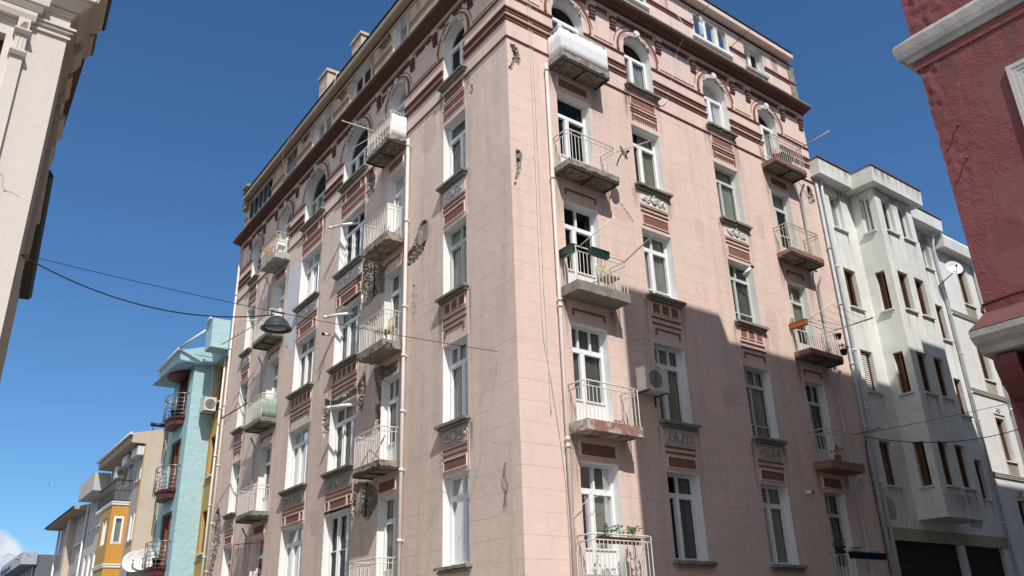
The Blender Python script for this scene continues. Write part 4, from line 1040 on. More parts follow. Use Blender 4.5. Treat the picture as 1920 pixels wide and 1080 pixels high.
g = G(); g.lathe(b - Vector((0, 0, .03)), ax, [(.02, 0), (.10, .02), (.17, .07), (.225, .14), (.262, .225), (.30, .245), (.30, .275), (.262, .275), (.24, .22), (.16, .10), (.02, .05)], 36); g.obj('shade', 'lamp_metal', LAMP)
g = G(); g.lathe(b + ax * .19, ax, [(.245, .065), (.17, .10), (.07, .11), (.001, .115)], 30)
m = MatB('lamp_glass', .15, .6); m.color((.13, .14, .14)); g.obj('diffuser', 'lamp_glass', LAMP)
dr = (hook - anc).normalized()
g = G(); g.box(0, 0, 0, 0, 0, 0); g = G()
for sgn in (-.11, .11): g.tube([tuple(lp + dr * sgn + Vector((0, 0, .01))), tuple(lp + dr * sgn - Vector((0, 0, .09)))], .012, 6)
g.tube([tuple(lp - dr * .13), tuple(lp + dr * .13)], .02, 6); g.obj('hanger', 'lamp_metal', LAMP)
wire(anc + Vector((0, 0, -.02)), lp - Vector((0, 0, .06)) - dr * .05, .42, .013, 'black_wire', 'thick sagging black cable feeding the street lamp')
wire(FR(12.99, .06, 6.98), FR(19.2, 4.6, 8.4), .05, .008, 'black_wire', 'thin straight wire from the pink wall end across to the right')
wire(FR(13.0, .08, 6.9), FR(19.2, 4.62, 8.2), .75, .013, 'black_wire', 'sagging black cable below the thin wire on the shaded right side')

# ============================================================ GREY-WHITE BUILDING WITH BAY (right)
GB = thing('apartment_building', (13.25, 0, 0), 'pale weathered block with a projecting bay and narrow brown windows beside the pink block', 'building')
X0, X1, BX0, BX1, BD = 13.25, 20.95, 15.32, 17.8, .9
rows = [(5.55, 6.92), (8.48, 9.86), (11.33, 12.74), (14.24, 15.6)]
flat = [(13.93, 14.63), (19.95, 20.5)]; bay = [(15.72, 16.38), (16.8, 17.46)]
H = [(a, b, lo, hi, None) for a, b in flat for lo, hi in rows]
g = G(FR); wall(g, X0, BX0, 4.3, 15.9, [h for h in H if h[0] < BX0]); wall(g, BX1, X1, 4.3, 15.9, [h for h in H if h[0] > BX1]); g.poly([(BX0, 0, 4.3), (BX1, 0, 4.3), (BX1, 0, 4.6), (BX0, 0, 4.6)], 0)
wall(g, BX0, BX1, 4.6, 15.8, [(a, b, lo, hi, None) for a, b in bay for lo, hi in rows], d=BD)
g.poly([(BX0, 0, 4.6), (BX1, 0, 4.6), (BX1, BD, 4.6), (BX0, BD, 4.6)])
def FBS(a, d, z): return FR(BX0 - d, a, z)
g2 = G(FBS); wall(g2, 0, BD, 4.6, 15.8, [(.32, .66, lo, hi, None) for lo, hi in rows]); g.v2 = 0
off = len(g.v); g.v += g2.v; g.f += [[i + off for i in f] for f in g2.f]; g.m += g2.m
g.poly([(BX1, 0, 4.6), (BX1, BD, 4.6), (BX1, BD, 15.8), (BX1, 0, 15.8)])
g.poly([(X1, 0, 0), (X1, -8, 0), (X1, -8, 16.4), (X1, 0, 16.4)]); g.poly([(X0, -8, 13), (X0, 0, 13), (X0, 0, 16.4), (X0, -8, 16.4)]); g.poly([(X0, 0, 16.4), (X1, 0, 16.4), (X1, -8, 16.4), (X0, -8, 16.4)])
g.obj('wall', 'aged_white_plaster', GB)
g = G(FR); g.rough(X0 + .05, X1, 0, .02, 3.95, 4.32, .15, .01, 0, 2); g.obj('plinth_band', 'stained_plaster', GB)
g = G(FR)
g.box(X0 + .02, X0 + .3, -.2, 0, 0, 3.95, 1); g.box(17.55, 17.85, -.2, 0, 0, 3.95, 1); g.box(20.5, X1 - .01, -.2, 0, 0, 3.95, 1)
g.box(X0 + .3, 17.55, -.2, -.15, 0, 3.95, 0); g.box(17.85, 20.5, -.2, -.15, 0, 3.95, 0)
for k in range(62):
    q = X0 + .36 + k * .115
    if q < 17.5 or 17.9 < q < 20.45: g.box(q, q + .03, -.15, -.11, 0, 3.9, 0)
g.obj('garage_shutter', ['garage_metal', 'aged_white_plaster'], GB)
g = G(FR); g.box(13.3, 20.8, -.9, -.85, .1, 15.8); [g.poly([(13.3, -.02, z), (20.8, -.02, z), (20.8, -.88, z), (13.3, -.88, z)]) for z in (4.5, 7.6, 10.5, 13.5, 15.75)]; g.obj('dark_room_backing', 'interior_dark', GB)
rn = random.Random(4)
def gwin(F, a, b, lo, hi, d, P, top, cur=None, rev='aged_white_plaster', sm='clean_white_plaster'):
    w = window(F, a, b, lo, hi, P, d=d, rec=.2, lights=2 if not top else 2, split=[.38], transom=0, frame='upvc_white' if top else 'brown_wood', fw=.045, leaf=not top, curt=cur or rn.choice(['full', 'side', 'left', 'none', 'none']), revmat=rev)
    g = G(F); g.box(a - .07, b + .07, d - .1, d + .09, lo - .05, lo - .003); g.obj('sill', sm, w); return w
for ri, (lo, hi) in enumerate(rows):
    for a, b in flat: gwin(FR, a, b, lo, hi, 0, GB, ri == 3)
    for a, b in bay: gwin(FR, a, b, lo, hi, BD, GB, ri == 3)
    gwin(FBS, .32, .66, lo, hi, 0, GB, ri == 3)
g = G(FR)
for k in range(16): g.box(13.97, 14.42, -.12, -.105, 8.62 + k * .075, 8.66 + k * .075)
g.obj('slatted_blind', 'upvc_white', GB)
Ls = []
for lo, hi in rows:
    for a, b in flat:
        for q in (a - .06, b - .02): Ls.append((q, q + .12, lo - rs.uniform(.4, 1.1), lo - .05, 0))
for i in range(9): q = X0 + .1 + i * .22; Ls.append((q, q + .2, 15.9 - rs.uniform(.3, 1.2), 15.9, 0))
Ls += [(13.3, 14.2, 4.4, 5.3, 1), (18.4, 19.6, 4.4, 5.2, 1), (18.2, 18.9, 13, 15.8, 0), (20.1, 20.8, 12.8, 15.8, 0)]
stains(FR, Ls, ['grime', 'soot'], GB)
Ls = [(a - .04 + e * (b - a), a + .1 + e * (b - a), lo - rs.uniform(.4, 1.2), lo - .05, 0) for a, b in bay for lo, hi in rows for e in (0, .9)] + [(BX0 + .1, BX1 - .1, 4.62, 5.3, 0), (BX0 + .1, BX1 - .1, 15.0, 15.8, 0)]
stains(FR, Ls, ['grime'], GB, d=BD + .003)
stains(FR, [(13.1 + .45 * i, 13.5 + .45 * i, 15.95, 16.42, 0) for i in range(4)], ['grime'], GB, d=.424)
stains(FR, [(14.95 + .4 * i, 15.35 + .4 * i, 15.86, 16.35, 0) for i in range(8)], ['grime'], GB, d=1.243)
# parapet
g = G(FR)
def para(pts, z0, z1, t=.5, seed=0):
    for (a, b) in zip(pts, pts[1:]): pass
g.prism([(-.3, 15.9), (.38, 15.9), (.42, 16.42), (.36, 16.5), (-.3, 16.5)], 13.0, 14.9)
g.prism([(-.3, 15.82), (1.2, 15.82), (1.24, 16.35), (1.18, 16.42), (-.3, 16.42)], 14.9, 18.2)
g.prism([(-.3, 15.86), (.5, 15.86), (.54, 16.3), (.48, 16.37), (-.3, 16.37)], 18.2, 21.05)
g.obj('parapet', 'aged_white_plaster', GB)
g = G(FR); g.box(12.98, 14.88, -.3, .44, 16.503, 16.53); g.box(14.88, 18.22, -.3, 1.26, 16.423, 16.45); g.box(18.23, 21.07, -.3, .56, 16.373, 16.4); g.obj('parapet_capping', 'roof_tile', GB)
pipe(FR, [(13.45, .1, 15.9), (13.42, .1, 15.5), (13.42, .09, 0)], .05, GB, 'gutter_white', rings=[(13.42, .09, z) for z in (12.6, 9.7, 7.8, 5.6)])
pipe(FR, [(20.6, .3, 15.86), (20.8, .1, 15.3), (20.85, .1, 0)], .055, GB, 'gutter_white', rings=[(20.85, .1, z) for z in (12.5, 10.9, 9.4, 8.4, 6.2, 4.8)])
dish(FR(20.65, .7, 14.1), (-.6, -.78, .30), .31, 'white satellite dish on the corner of the pale building with the bay', mount=FR(20.6, .02, 13.6))

# ============================================================ WHITE BUILDING FURTHER RIGHT
WB = thing('apartment_building', (21.0, 0, 0), 'bright white old building with striped string courses at the right edge', 'building')
rows2 = [(7.1, 8.74), (10.2, 11.75), (13.3, 14.92)]
g = G(FR); wall(g, 21.0, 23.95, 0, 15.3, [(22.5, 23.3, lo, hi, None) for lo, hi in rows2] + [(22.5, 23.2, 4.0, 5.7, None)]); wall(g, 24.1, 34, 0, 14.2, [(24.5, 25.2, 10.3, 11.9, None), (27, 27.8, 10.3, 11.9, None), (24.6, 25.3, 7.1, 8.7, None)], d=.02)
g.poly([(24.1, .02, 0), (24.1, -4, 0), (24.1, -4, 15.3), (24.1, .02, 15.3)]); g.poly([(21, 0, 15.6), (24.1, 0, 15.6), (24.1, -6, 15.6), (21, -6, 15.6)]); g.obj('wall', 'clean_white_plaster', WB)
g = G(FR); g.box(21.1, 33, -.8, -.75, .1, 14); g.obj('dark_room_backing', 'interior_dark', WB)
for lo, hi in rows2 + [(4.0, 5.7)]:
    b = 23.3 if lo > 5 else 23.2; gwin(FR, 22.5, b, lo, hi, 0, WB, False, 'side', 'clean_white_plaster')
    g = G(FR); g.box(22.42, 22.47, 0, .04, lo - .6, hi + .12); g.box(b + .03, b + .08, 0, .04, lo - .6, hi + .12); g.box(22.42, b + .08, 0, .05, hi + .125, hi + .19); g.box(22.5, b, 0, .02, lo - .55, lo - .08, 1); g.obj('window_surround', ['clean_white_plaster', 'stained_plaster'], WB)
for a, b, lo, hi in ((24.5, 25.2, 10.3, 11.9), (27, 27.8, 10.3, 11.9), (24.6, 25.3, 7.1, 8.7)): gwin(FR, a, b, lo, hi, .02, WB, False, 'none', 'clean_white_plaster')
for z in (12.6, 9.5, 6.42):
    g = G(FR); g.box(21.02, 23.93, 0, .03, z - .02, z + .17)
    for k in range(3): g.box(21.02, 23.93, .03, .06 + .012 * k, z + .06 * k, z + .06 * k + .035)
    g.obj('string_course', 'grey_plaster', WB)
g = G(FR); g.prism([(-.3, 15.3), (.4, 15.3), (.45, 15.7), (.38, 15.86), (-.3, 15.86)], 21.08, 24.2); g.prism([(-.3, 14.2), (.4, 14.2), (.42, 14.6), (-.3, 14.7)], 24.22, 34); g.obj('parapet', 'clean_white_plaster', WB)
pipe(FR, [(23.9, .25, 15.3), (24.0, .08, 15.0), (24.0, .08, 0)], .05, WB, 'gutter_white', rings=[(24.0, .08, z) for z in (12, 10.4, 9.2, 7)])
for z in (9.02, 5.95):
    g = G(FR)
    for k in range(8): g.blob((22.88 + .07 * cos(k), .05, z + .07 * sin(k)), .045)
    g.obj('keystone_ornament', 'relief_grey', WB)
aircon(FR, 24.3, 24.95, .1, .45, 9.75, 10.3, 'grey-white air conditioner high on the white building at the right edge')

# ============================================================ DARK RED BUILDING (right foreground) and its neighbours
RB = thing('corner_building', (-.36, -9.4, 0), 'dark red stucco corner building with a white moulding in the right foreground', 'building')
TOP = 20.4
g = G(FRED)
def grid(g, a0, a1, z0, z1, st, mi=0, d=0):
    na = int((a1 - a0) / st); nz_ = int((z1 - z0) / st); I = {}
    for i in range(na + 1):
        for j in range(nz_ + 1):
            a = a0 + (a1 - a0) * i / na; z = z0 + (z1 - z0) * j / nz_
            rough_ = max(0, 1 - (a / .55)) * (1 if z > 6.9 else max(0, (z - 6.2) / .7)); 
            if z > 8.9: rough_ = max(0, 1 - (a / 1.2))
            dd = d + .035 * rough_ * noise.noise(Vector((a * 16, z * 9, 2))) if 0 < i else d
            I[i, j] = g.pt((a, dd, z))
    for i in range(na):
        for j in range(nz_): g.sm.add(len(g.f)); g.f.append([I[i, j], I[i + 1, j], I[i + 1, j + 1], I[i, j + 1]]); g.m.append(mi)
grid(g, 0, 1.6, 4.5, 10.5, .035)
g.poly([(1.6, 0, 4.5), (12, 0, 4.5), (12, 0, 10.5), (1.6, 0, 10.5)]); g.poly([(0, 0, 10.5), (12, 0, 10.5), (12, 0, TOP), (0, 0, TOP)]); g.poly([(0, 0, 0), (12, 0, 0), (12, 0, 4.5), (0, 0, 4.5)])
E = 3.35 + .36
g.poly([(0, 0, 0), (0, -E, 0), (0, -E, TOP), (0, 0, TOP)]); g.poly([(12, 0, 0), (12, -E, 0), (12, -E, TOP), (12, 0, TOP)]); g.poly([(0, -E, 0), (12, -E, 0), (12, -E, TOP), (0, -E, TOP)]); g.poly([(0, 0, TOP), (12, 0, TOP), (12, -E, TOP), (0, -E, TOP)])
g.obj('wall', 'red_stucco', RB)
g = G(FRED)
def mould(prof, mi):
    prof = [(d * .42, z) for d, z in prof]; g.prism(prof, 0, 12, m0=2.4, mi=mi)
    P = [g.pt((-d * 2.4, d, z)) for d, z in prof]; Q = [g.pt((-d * 2.4, -E, z)) for d, z in prof]
    for i in range(len(prof)): j = (i + 1) % len(prof); g.f.append([P[i], P[j], Q[j], Q[i]]); g.m.append(mi)
mould([(0.0, 8.60), (.10, 8.60), (.13, 8.66), (.20, 8.70), (.23, 8.78), (.24, 8.90), (.20, 8.94), (.16, 8.95), (0, 9.02)], 0)
mould([(0, 8.46), (.045, 8.46), (.05, 8.52), (.03, 8.598), (0, 8.598)], 1)
g.obj('moulding', ['worn_white', 'red_stucco'], RB)
stains(FRED, [(.3, 1.3, 5.6, 6.7, 0), (.5, 1.6, 7.0, 8.1, 0), (.1, .8, 5.0, 6.2, 0), (1.2, 3, 4.9, 6, 0)], ['maroon_fade'], RB)
stains(FRED, [(.2 + .4 * i, .5 + .4 * i, 8.46 - rs.uniform(.3, 1.2), 8.46, 0) for i in range(6)] + [(.85, 1.2, 5.2, 5.88, 0)], ['grime'], RB, d=.0045)
# window surround at the right edge
g = G(FRED); a0, z1, z0 = .97, 7.86, 5.9
for k, (w, p) in enumerate(((.055, .048), (.05, .038), (.05, .028), (.05, .018))):
    o = sum((.055, .05, .05, .05)[:k]); g.box(a0 + o, a0 + o + w, 0, p, z0, z1 - o, 0); g.box(a0 + o + w, 3.0 - o, 0, p - .002, z1 - o - w, z1 - o, 0)
    g.box(3.0 - o - w, 3.0 - o, 0, p, z0, z1 - o, 0) if k == 0 else None
g.box(a0, 3.0, 0, .08, z0 - .1, z0 - .002, 0)
ws = g.obj('window_surround', 'pale_grey_plaster', RB)
g = G(FRED); g.box(1.2, 2.8, .0, .02, 5.92, 7.64); g.obj('shutter', 'gutter_white', ws)
for i, z in enumerate((7.42, 6.94)):
    g = G(FRED); g.tube([(.27, 0, z), (.27, .04, z + .01), (.29, .065, z - .01), (.27, .075, z - .03), (.275, .085, z)], .011, 6); g.obj('wall_hook', 'red_stucco', RB)
# sloping hood with white fascia over a shop bay
g = G(FRED)
g.poly([(0.0, 0.02, 4.97), (3.2, 0.02, 4.97), (3.3, .62, 4.62), (.02, .66, 4.60)], 0)
g.prism([(.0, 4.33), (.48, 4.36), (.52, 4.42), (.60, 4.46), (.66, 4.52), (.665, 4.59), (.0, 4.59)], .02, 3.3, mi=1)
g.poly([(0.0, 0.02, 4.97), (.02, .66, 4.6), (.02, 0, 4.6)], 0)
g.obj('hood', ['dark_stucco', 'worn_white'], RB)
g = G(FRED); prof = [(0, 4.32), (.42, 4.32), (.42, 4.2), (.36, 4.05), (.28, 3.95), (.2, 3.88), (.12, 3.84), (.05, 3.7), (0, 3.68)]
g.prism([(d + .0, z) for d, z in prof], .10, .35); g.prism([(0, 4.32), (.4, 4.32), (.4, 3.4), (0, 3.4)], .42, 3.2); g.obj('console_bracket', 'maroon', RB)
g = G(FRED); g.tube([(.0, .05, 5.05), (.35, .06, 5.07), (1.2, .05, 5.06), (3, .05, 5.08)], .018, 6); g.tube([(-.02, .0, 5.04), (.0, .08, 5.0), (.03, .16, 4.93)], .02, 6); g.obj('cable', 'maroon', RB)
NB = thing('apartment_block', (3.4, -9.4, 0), 'brown rendered apartment block behind the dark red building', 'building')
g = G(FW); g.box(3.36, 12.9, -18, -9.42, 0, 19.7); g.box(12.92, 16.6, -18, -9.42, 0, 20.1)
for i in range(7):
    for j in range(5): g.box(4 + i * 1.8, 4.9 + i * 1.8, -9.42, -9.38, 3.5 + j * 3.2, 5.2 + j * 3.2, 1)
g.obj('wall', ['tan_plaster', 'interior_dark'], NB)
g = G(FW); g.box(16.7, 34, -18, -9.42, 0, 17.0)
for i in range(8):
    for j in range(4): g.box(17.5 + i * 2, 18.4 + i * 2, -9.42, -9.38, 3.5 + j * 3.2, 5.2 + j * 3.2, 1)
NB2 = thing('apartment_block', (16.7, -9.4, 0), 'lower rendered apartment block at the far right end of the shaded street', 'building'); g.obj('wall', ['beige_plaster', 'interior_dark'], NB2)

# ============================================================ CREAM BUILDING (left foreground)
CB = thing('corner_building', (-9.2, 2, 0), 'cream classical corner building with a deep moulded cornice in the left foreground', 'building')
SL = 5.2
g = G(FCF); wall(g, 0, 9, 0, 14.6, [(.97, 2.3, 9.6, 12.2, None), (.97, 2.3, 5.2, 8.2, None)]); g.poly([(9, 0, 0), (9, -9, 0), (9, -9, 14.6), (9, 0, 14.6)])
g.obj('wall', 'cream_plaster', CB)
g = G(FCS); g.poly([(0, 0, 0), (SL, 0, 0), (SL, 0, 14.6), (0, 0, 14.6)]); g.poly([(SL, 0, 0), (SL, -5, 0), (SL, -5, 14.6), (SL, 0, 14.6)]); g.obj('side_wall', 'tan_plaster', CB)  # tan puts this side's shade into the plaster colour
g = G(FCF); g.poly([(-.5, .5, 14.62), (9, .5, 14.62), (9, -7, 14.62), (-.9, -7, 14.62)]); g.obj('roof', 'roof_tile', CB)
for lo, hi in ((9.6, 12.2), (5.2, 8.2)):
    w = window(FCF, .97, 2.3, lo, hi, CB, rec=.3, frame='maroon', transom=.7, curt='none', revmat='cream_plaster')
g = G(FCF); g.box(.9, 2.4, -1, -.95, 5, 12.5); g.obj('dark_room_backing', 'interior_dark', CB)
g = G(FCF)
def cm(prof, a0, mi=0):
    g.prism(prof, a0, 9, m0=1 if a0 <= 0 else 0, mi=mi)
for z0, p in ((12.50, .05), (12.62, .08), (12.68, .12), (13.02, .05), (13.06, .08)): cm([(0, z0), (p, z0), (p, z0 + .05), (0, z0 + .055)], 0)
cm([(0, 13.12), (.14, 13.14), (.2, 13.22), (.26, 13.25), (.28, 13.33), (.36, 13.34), (.37, 13.5), (.48, 13.56), (.55, 13.7), (0, 13.9)], 0, 1)
cm([(.0, 12.56), (.15, 12.56), (.19, 12.66), (.19, 12.74), (0, 12.74)], .57); cm([(0, 12.745), (.2, 12.76), (.27, 12.86), (0, 12.9)], .5); cm([(0, 12.905), (.28, 12.905), (.30, 13.07), (0, 13.09)], .42)
g.obj('entablature', ['cream_plaster', 'cream_plaster'], CB)
g = G(FCF); g.box(.63, .84, 0, .10, 0, 11.74); g.prism([(0, 11.74), (.16, 11.74), (.20, 11.80), (.20, 11.84), (0, 11.84)], .6, .87)
g.box(.64, .83, 0, .14, 11.845, 12.20)
for a in (.695, .76): g.box(a, a + .022, .141, .155, 11.88, 12.14)
g.prism([(0, 12.2), (.2, 12.2), (.24, 12.25), (.24, 12.28), (0, 12.28)], .6, .87); g.box(.64, .84, 0, .17, 12.285, 12.555)
c0 = (.74, .26, 12.42); q = [(.67, .171, 12.34), (.81, .171, 12.34), (.81, .171, 12.49), (.67, .171, 12.49)]
for i in range(4): g.poly([q[i], q[(i + 1) % 4], c0])
g.obj('pilaster', 'cream_plaster', CB)
g = G(FCS)
def cs(prof, b0, b1, mi=0, m0=1): g.prism(prof, b0, b1, m0=m0, mi=mi)
for z0, p in ((12.50, .05), (12.62, .08), (12.68, .12), (13.02, .05), (13.06, .08)): cs([(0, z0), (p, z0), (p, z0 + .05), (0, z0 + .055)], 0, SL)
cs([(0, 13.12), (.14, 13.14), (.2, 13.22), (.26, 13.25), (.28, 13.33), (.36, 13.34), (.37, 13.5), (.48, 13.56), (.55, 13.7), (0, 13.9)], 0, .95)
cs([(0, 13.3), (.2, 13.32), (.3, 13.4), (.40, 13.46), (.44, 13.56), (0, 13.7)], 1.0, 1.75, 0, 0); cs([(0, 12.9), (.18, 12.95), (.26, 13.1), (.30, 13.2), (0, 13.28)], 1.05, 1.7, 0, 0)
for z_, d_ in ((12.95, .20), (12.3, .15), (11.9, .22), (11.2, .14)): cs([(0, z_), (d_ * .6, z_), (d_, z_ + .12), (d_, z_ + .17), (0, z_ + .2)], 2.0, 2.9, 0, 0)
g.box(2.1, 2.8, 0, .10, 9.0, 13.1)
for z_, d_ in ((11.6, .10), (10.9, .12)): cs([(0, z_), (d_, z_ + .05), (d_, z_ + .15), (0, z_ + .2)], 3.4, SL, 0, 0)
cs([(0, 13.92), (.58, 13.71), (.62, 13.75), (0, 13.99)], 0, 1.0, 1); cs([(0, 13.72), (.45, 13.57), (.49, 13.61), (0, 13.8)], 1.05, 1.8, 1, 0)
g.obj('side_entablature', ['tan_plaster', 'black_metal'], CB)  # mouldings in the same darker tan, shade included in the colour
g = G(FCF); cm([(0, 13.92), (.58, 13.71), (.62, 13.75), (0, 13.99)], 0); g.obj('gutter', 'black_metal', CB)
CB2 = thing('townhouse', tuple(FCS(SL + .05, 0, 0)), 'narrow brown townhouse with a dark projecting roof behind the cream building', 'building')
g = G(FCS); g.box(SL + .05, 14, -6, -.15, 0, 12.2); g.obj('wall', 'tan_plaster', CB2)
g = G(FCS); g.prism([(-6, 12.21), (.12, 12.21), (.2, 12.3), (.1, 12.45), (-6, 13.5)], SL + .05, 13.9); g.box(SL + 2, SL + 2.8, -.2, .02, 13.0, 13.6); g.obj('roof', 'dark_steel', CB2)

# ============================================================ BLUE AND MUSTARD BUILDING (left, beyond the pink one)
BB = thing('apartment_building', tuple(FL(21, 0, 0)), 'light blue building with a mustard strip and curved steel balconies', 'building')
B0, BS, B1, BDp = 21.0, 22.85, 26.1, .95
floors = [4.85, 7.95, 11.1]
mw = [(21.75, 22.55, f + .35, f + 1.95 + .1) for f in floors] + [(21.75, 22.55, 2.1, 3.8)]
g = G(FL); wall(g, B0, BS, 0, 13.6, [(*w, None) for w in mw]); g.obj('mustard_wall', 'mustard_plaster', BB)
g = G(FL); fw_ = [(23.6, 25.3, f, f + 2.2, None) for f in floors] + [(23.6, 25.3, 1.8, 4.0, None)]
wall(g, BS, B1, 0, 13.9, fw_, d=BDp)
g.poly([(BS, 0, 0), (BS, BDp, 0), (BS, BDp, 13.9), (BS, 0, 13.9)]); g.poly([(B1, 0, 0), (B1, BDp, 0), (B1, BDp, 14.9), (B1, 0, 14.9)])
g.poly([(B0, -4, 13), (B1, -4, 13), (B1, -4, 15.5), (B0, -4, 15.5)])
g.obj('wall', 'blue_stucco', BB)
g = G(FL); g.box(21.2, 26, -1, -.95, .1, 13.5); g.obj('dark_room_backing', 'interior_dark', BB)
for a, b, lo, hi in mw:
    w = window(FL, a, b, lo, hi, BB, rec=.18, frame='brown_wood', transom=0, curt='full', revmat='mustard_plaster', leaf=False)
    q = G(FL); q.box(a - .08, b + .08, 0, .1, lo - .06, lo - .003); q.obj('sill', 'gutter_white', w)
for a, b, lo, hi, _ in fw_: window(FL, a, b, lo, hi, BB, name='balcony_door', d=BDp, rec=.15, frame='brown_wood', transom=0, lights=3, curt='side', revmat='blue_stucco')
def cbalc(f):
    g = G(FL); cu = 24.45; W2 = 1.0; dp = .55; n = 16
    arc = [(cu - W2 * cos(pi * k / n), BDp + dp * sin(pi * k / n) ** .8) for k in range(n + 1)]
    for sc, z0, z1 in ((1, f - .12, f - .02), (.9, f - .38, f - .12)):
        A = [(cu + (a - cu) * sc, BDp + (d - BDp) * sc) for a, d in arc]
        g.poly([(a, d, z1) for a, d in A]); g.poly([(a, d, z0) for a, d in A])
        for p, q in zip(A, A[1:]): g.poly([(*p, z0), (*q, z0), (*q, z1), (*p, z1)])
    o = g.obj('balcony', 'maroon', BB)
    g = G(FL); arc2 = [(cu - (W2 + .08) * cos(pi * k / 20), BDp + (dp + .08) * sin(pi * k / 20) ** .8) for k in range(21)]
    g.tube([(a, d, f + .95) for a, d in arc2], .024, 6)
    for h in (.05, .22, .39, .56, .73): g.tube([(a, d, f + h) for a, d in arc2], .012, 5)
    for k in (1, 4, 7, 10, 13, 16, 19): a, d = arc2[k]; g.tube([(a, d, f - .2), (a, d, f + .95)], .016, 5)
    g.tube([(*arc2[0], f + .95), (cu - W2 - .25, BDp + .02, f + .95)], .02, 5); g.obj('railing', 'brushed_steel', o)
for f in floors: cbalc(f)
g = G(FL)
# projecting eaves and roof edge
g.poly([(BS - .4, 0, 13.3), (BS - .1, 1.75, 13.1), (B1 + .3, 1.9, 13.05), (B1 + .3, 0, 13.05)])
g.prism([(-2, 13.5), (0, 13.32), (1.5, 13.32), (1.62, 13.36), (1.66, 13.75), (-2, 14.9)], BS - .1, B1 + .25); g.prism([(-2, 13.3), (.2, 13.3), (.35, 13.9), (-2, 14.7)], B0 + .1, BS - .11)
g.box(20.75, 21.6, .2, .95, 13.45, 14.75)
g.obj('eaves', 'blue_stucco', BB)
g = G(FL); g.tube([(BS - .2, 1.72, 13.8), (B1 + .4, 1.72, 13.8)], .075, 8); g.tube([(21.6, .9, 14.5), (BS - .2, 1.72, 13.82)], .06, 8); g.tube([(20.9, 1.02, 14.8), (21.65, 1.02, 14.7)], .06, 8)
g.tube([(BS - .3, 1.3, 13.6), (BS - .3, .3, 13.55), (BS - .2, .2, 12.4), (BS - .15, .1, 11.2)], .02, 6); g.obj('gutter', 'gutter_white', BB)
g = G(FL); n = 14; A = [(24.45 - .9 * cos(pi * k / n), BDp + .7 * sin(pi * k / n)) for k in range(n + 1)]
g.poly([(a, d, 13.28) for a, d in A]); g.poly([(a, d, 13.0) for a, d in A]); [g.poly([(*p, 13.0), (*q, 13.0), (*q, 13.28), (*p, 13.28)]) for p, q in zip(A, A[1:])]; g.obj('canopy', 'maroon', BB)
pipe(FL, [(21.35, .09, 13.4), (21.35, .09, 0)], .045, BB, 'gutter_white', rings=[(21.35, .09, z) for z in (11, 9, 7, 5, 3.6)])
aircon(FL, 21.9, 22.55, .12, .62, 11.0, 11.6, 'white air conditioner mounted on the blue building beside the drainpipes', fan='side')
pot(FL, 24.2, 1.2, 11.1, .2, .32, 'grille_dark', 'dark round tub on the highest curved balcony of the blue building', 0)
pot(FL, 23.9, 1.25, 4.85, .18, .3, 'grille_dark', 'dark tub with a plant on the lowest curved balcony of the blue building', 9)

# ============================================================ BEIGE BUILDING WITH YELLOW BAY
D1 = 1.8
YB = thing('apartment_building', tuple(FL(26.2, D1, 0)), 'beige gabled apartment building with a yellow tiled bay and a roof terrace balcony', 'building')
g = G(FL)
ypos = [(26.3, 26.75, 8.75, 9.75), (26.95, 27.4, 8.75, 9.75), (26.3, 26.75, 6.15, 7.35), (26.95, 27.4, 6.15, 7.35), (28.5, 29.4, 8.85, 10.1), (30.0, 31.0, 9.0, 10.2)]
wall(g, 26.2, 33.5, 0, 10.28, [(*p, None) for p in ypos], d=D1); g.obj('wall', 'grey_plaster', YB)
g = G(FL); g.poly([(26.2, D1, 0), (26.2, -3, 0), (26.2, -3, 12), (26.2, 1, 11.06), (26.2, 2.45, 10.72), (26.2, 2.4, 10.3), (26.2, D1, 10.28)]); g.obj('gable_wall', 'beige_plaster', YB)
g = G(FL); g.box(26.22, 26.26, D1 + .002, D1 + .05, 0, 10.25); g.obj('corner_trim', 'mustard_plaster', YB)
g = G(FL); g.box(26.3, 33.4, .8, .85, .1, 10.2); g.obj('dark_room_backing', 'interior_dark', YB)
g = G(FL); g.prism([(D1 - .05, 10.285), (2.42, 10.3), (2.45, 10.35), (2.46, 10.66), (1, 11.04), (-3, 12)], 26.26, 33.6); g.obj('roof', 'tan_plaster', YB)
g = G(FL); g.tube([(26.1, 2.52, 10.68), (33.7, 2.52, 10.68)], .07, 8); g.obj('gutter', 'gutter_white', YB)
for a, b, lo, hi in ypos:
    w = window(FL, a, b, lo, hi, YB, d=D1, rec=.1, transom=0, lights=1, curt='full')
    q = G(FL); q.box(a - .04, b + .04, D1, D1 + .07, lo - .05, lo - .003); q.obj('sill', 'gutter_white', w)
for a, b in ((26.3, 26.85), (26.95, 27.5), (28.4, 29.5)):
    g = G(FL); g.box(a, b, D1, D1 + .32, 9.8, 10.22); g.obj('shutter_box', 'gutter_white', YB)
aircon(FL, 29.7, 30.3, D1 + .1, D1 + .45, 9.3, 9.85, 'small white air conditioner under the eaves above the terrace of the beige building', fan='side')
Y0, Y1, YD = 28.0, 30.3, 2.5
g = G(FL); wall(g, Y0, Y1, 0, 7.95, [(28.7, 29.7, 6.1, 7.3, None), (28.7, 29.7, 3.2, 4.4, None)], d=YD)
def FYS(a, d, z): return FL(Y0 - d, D1 + a, z)
g2 = G(FYS); wall(g2, 0, YD - D1, 0, 7.95, [(.14, .56, 6.1, 7.3, None), (.14, .56, 3.2, 4.4, None)]); off = len(g.v); g.v += g2.v; g.f += [[i + off for i in f] for f in g2.f]; g.m += [1] * len(g2.m)
g.poly([(Y1, D1, 0), (Y1, YD, 0), (Y1, YD, 7.95), (Y1, D1, 7.95)])
bw = g.obj('bay_wall', ['tan_mustard' if 0 else 'mustard_plaster', 'yellow_tile'], YB)
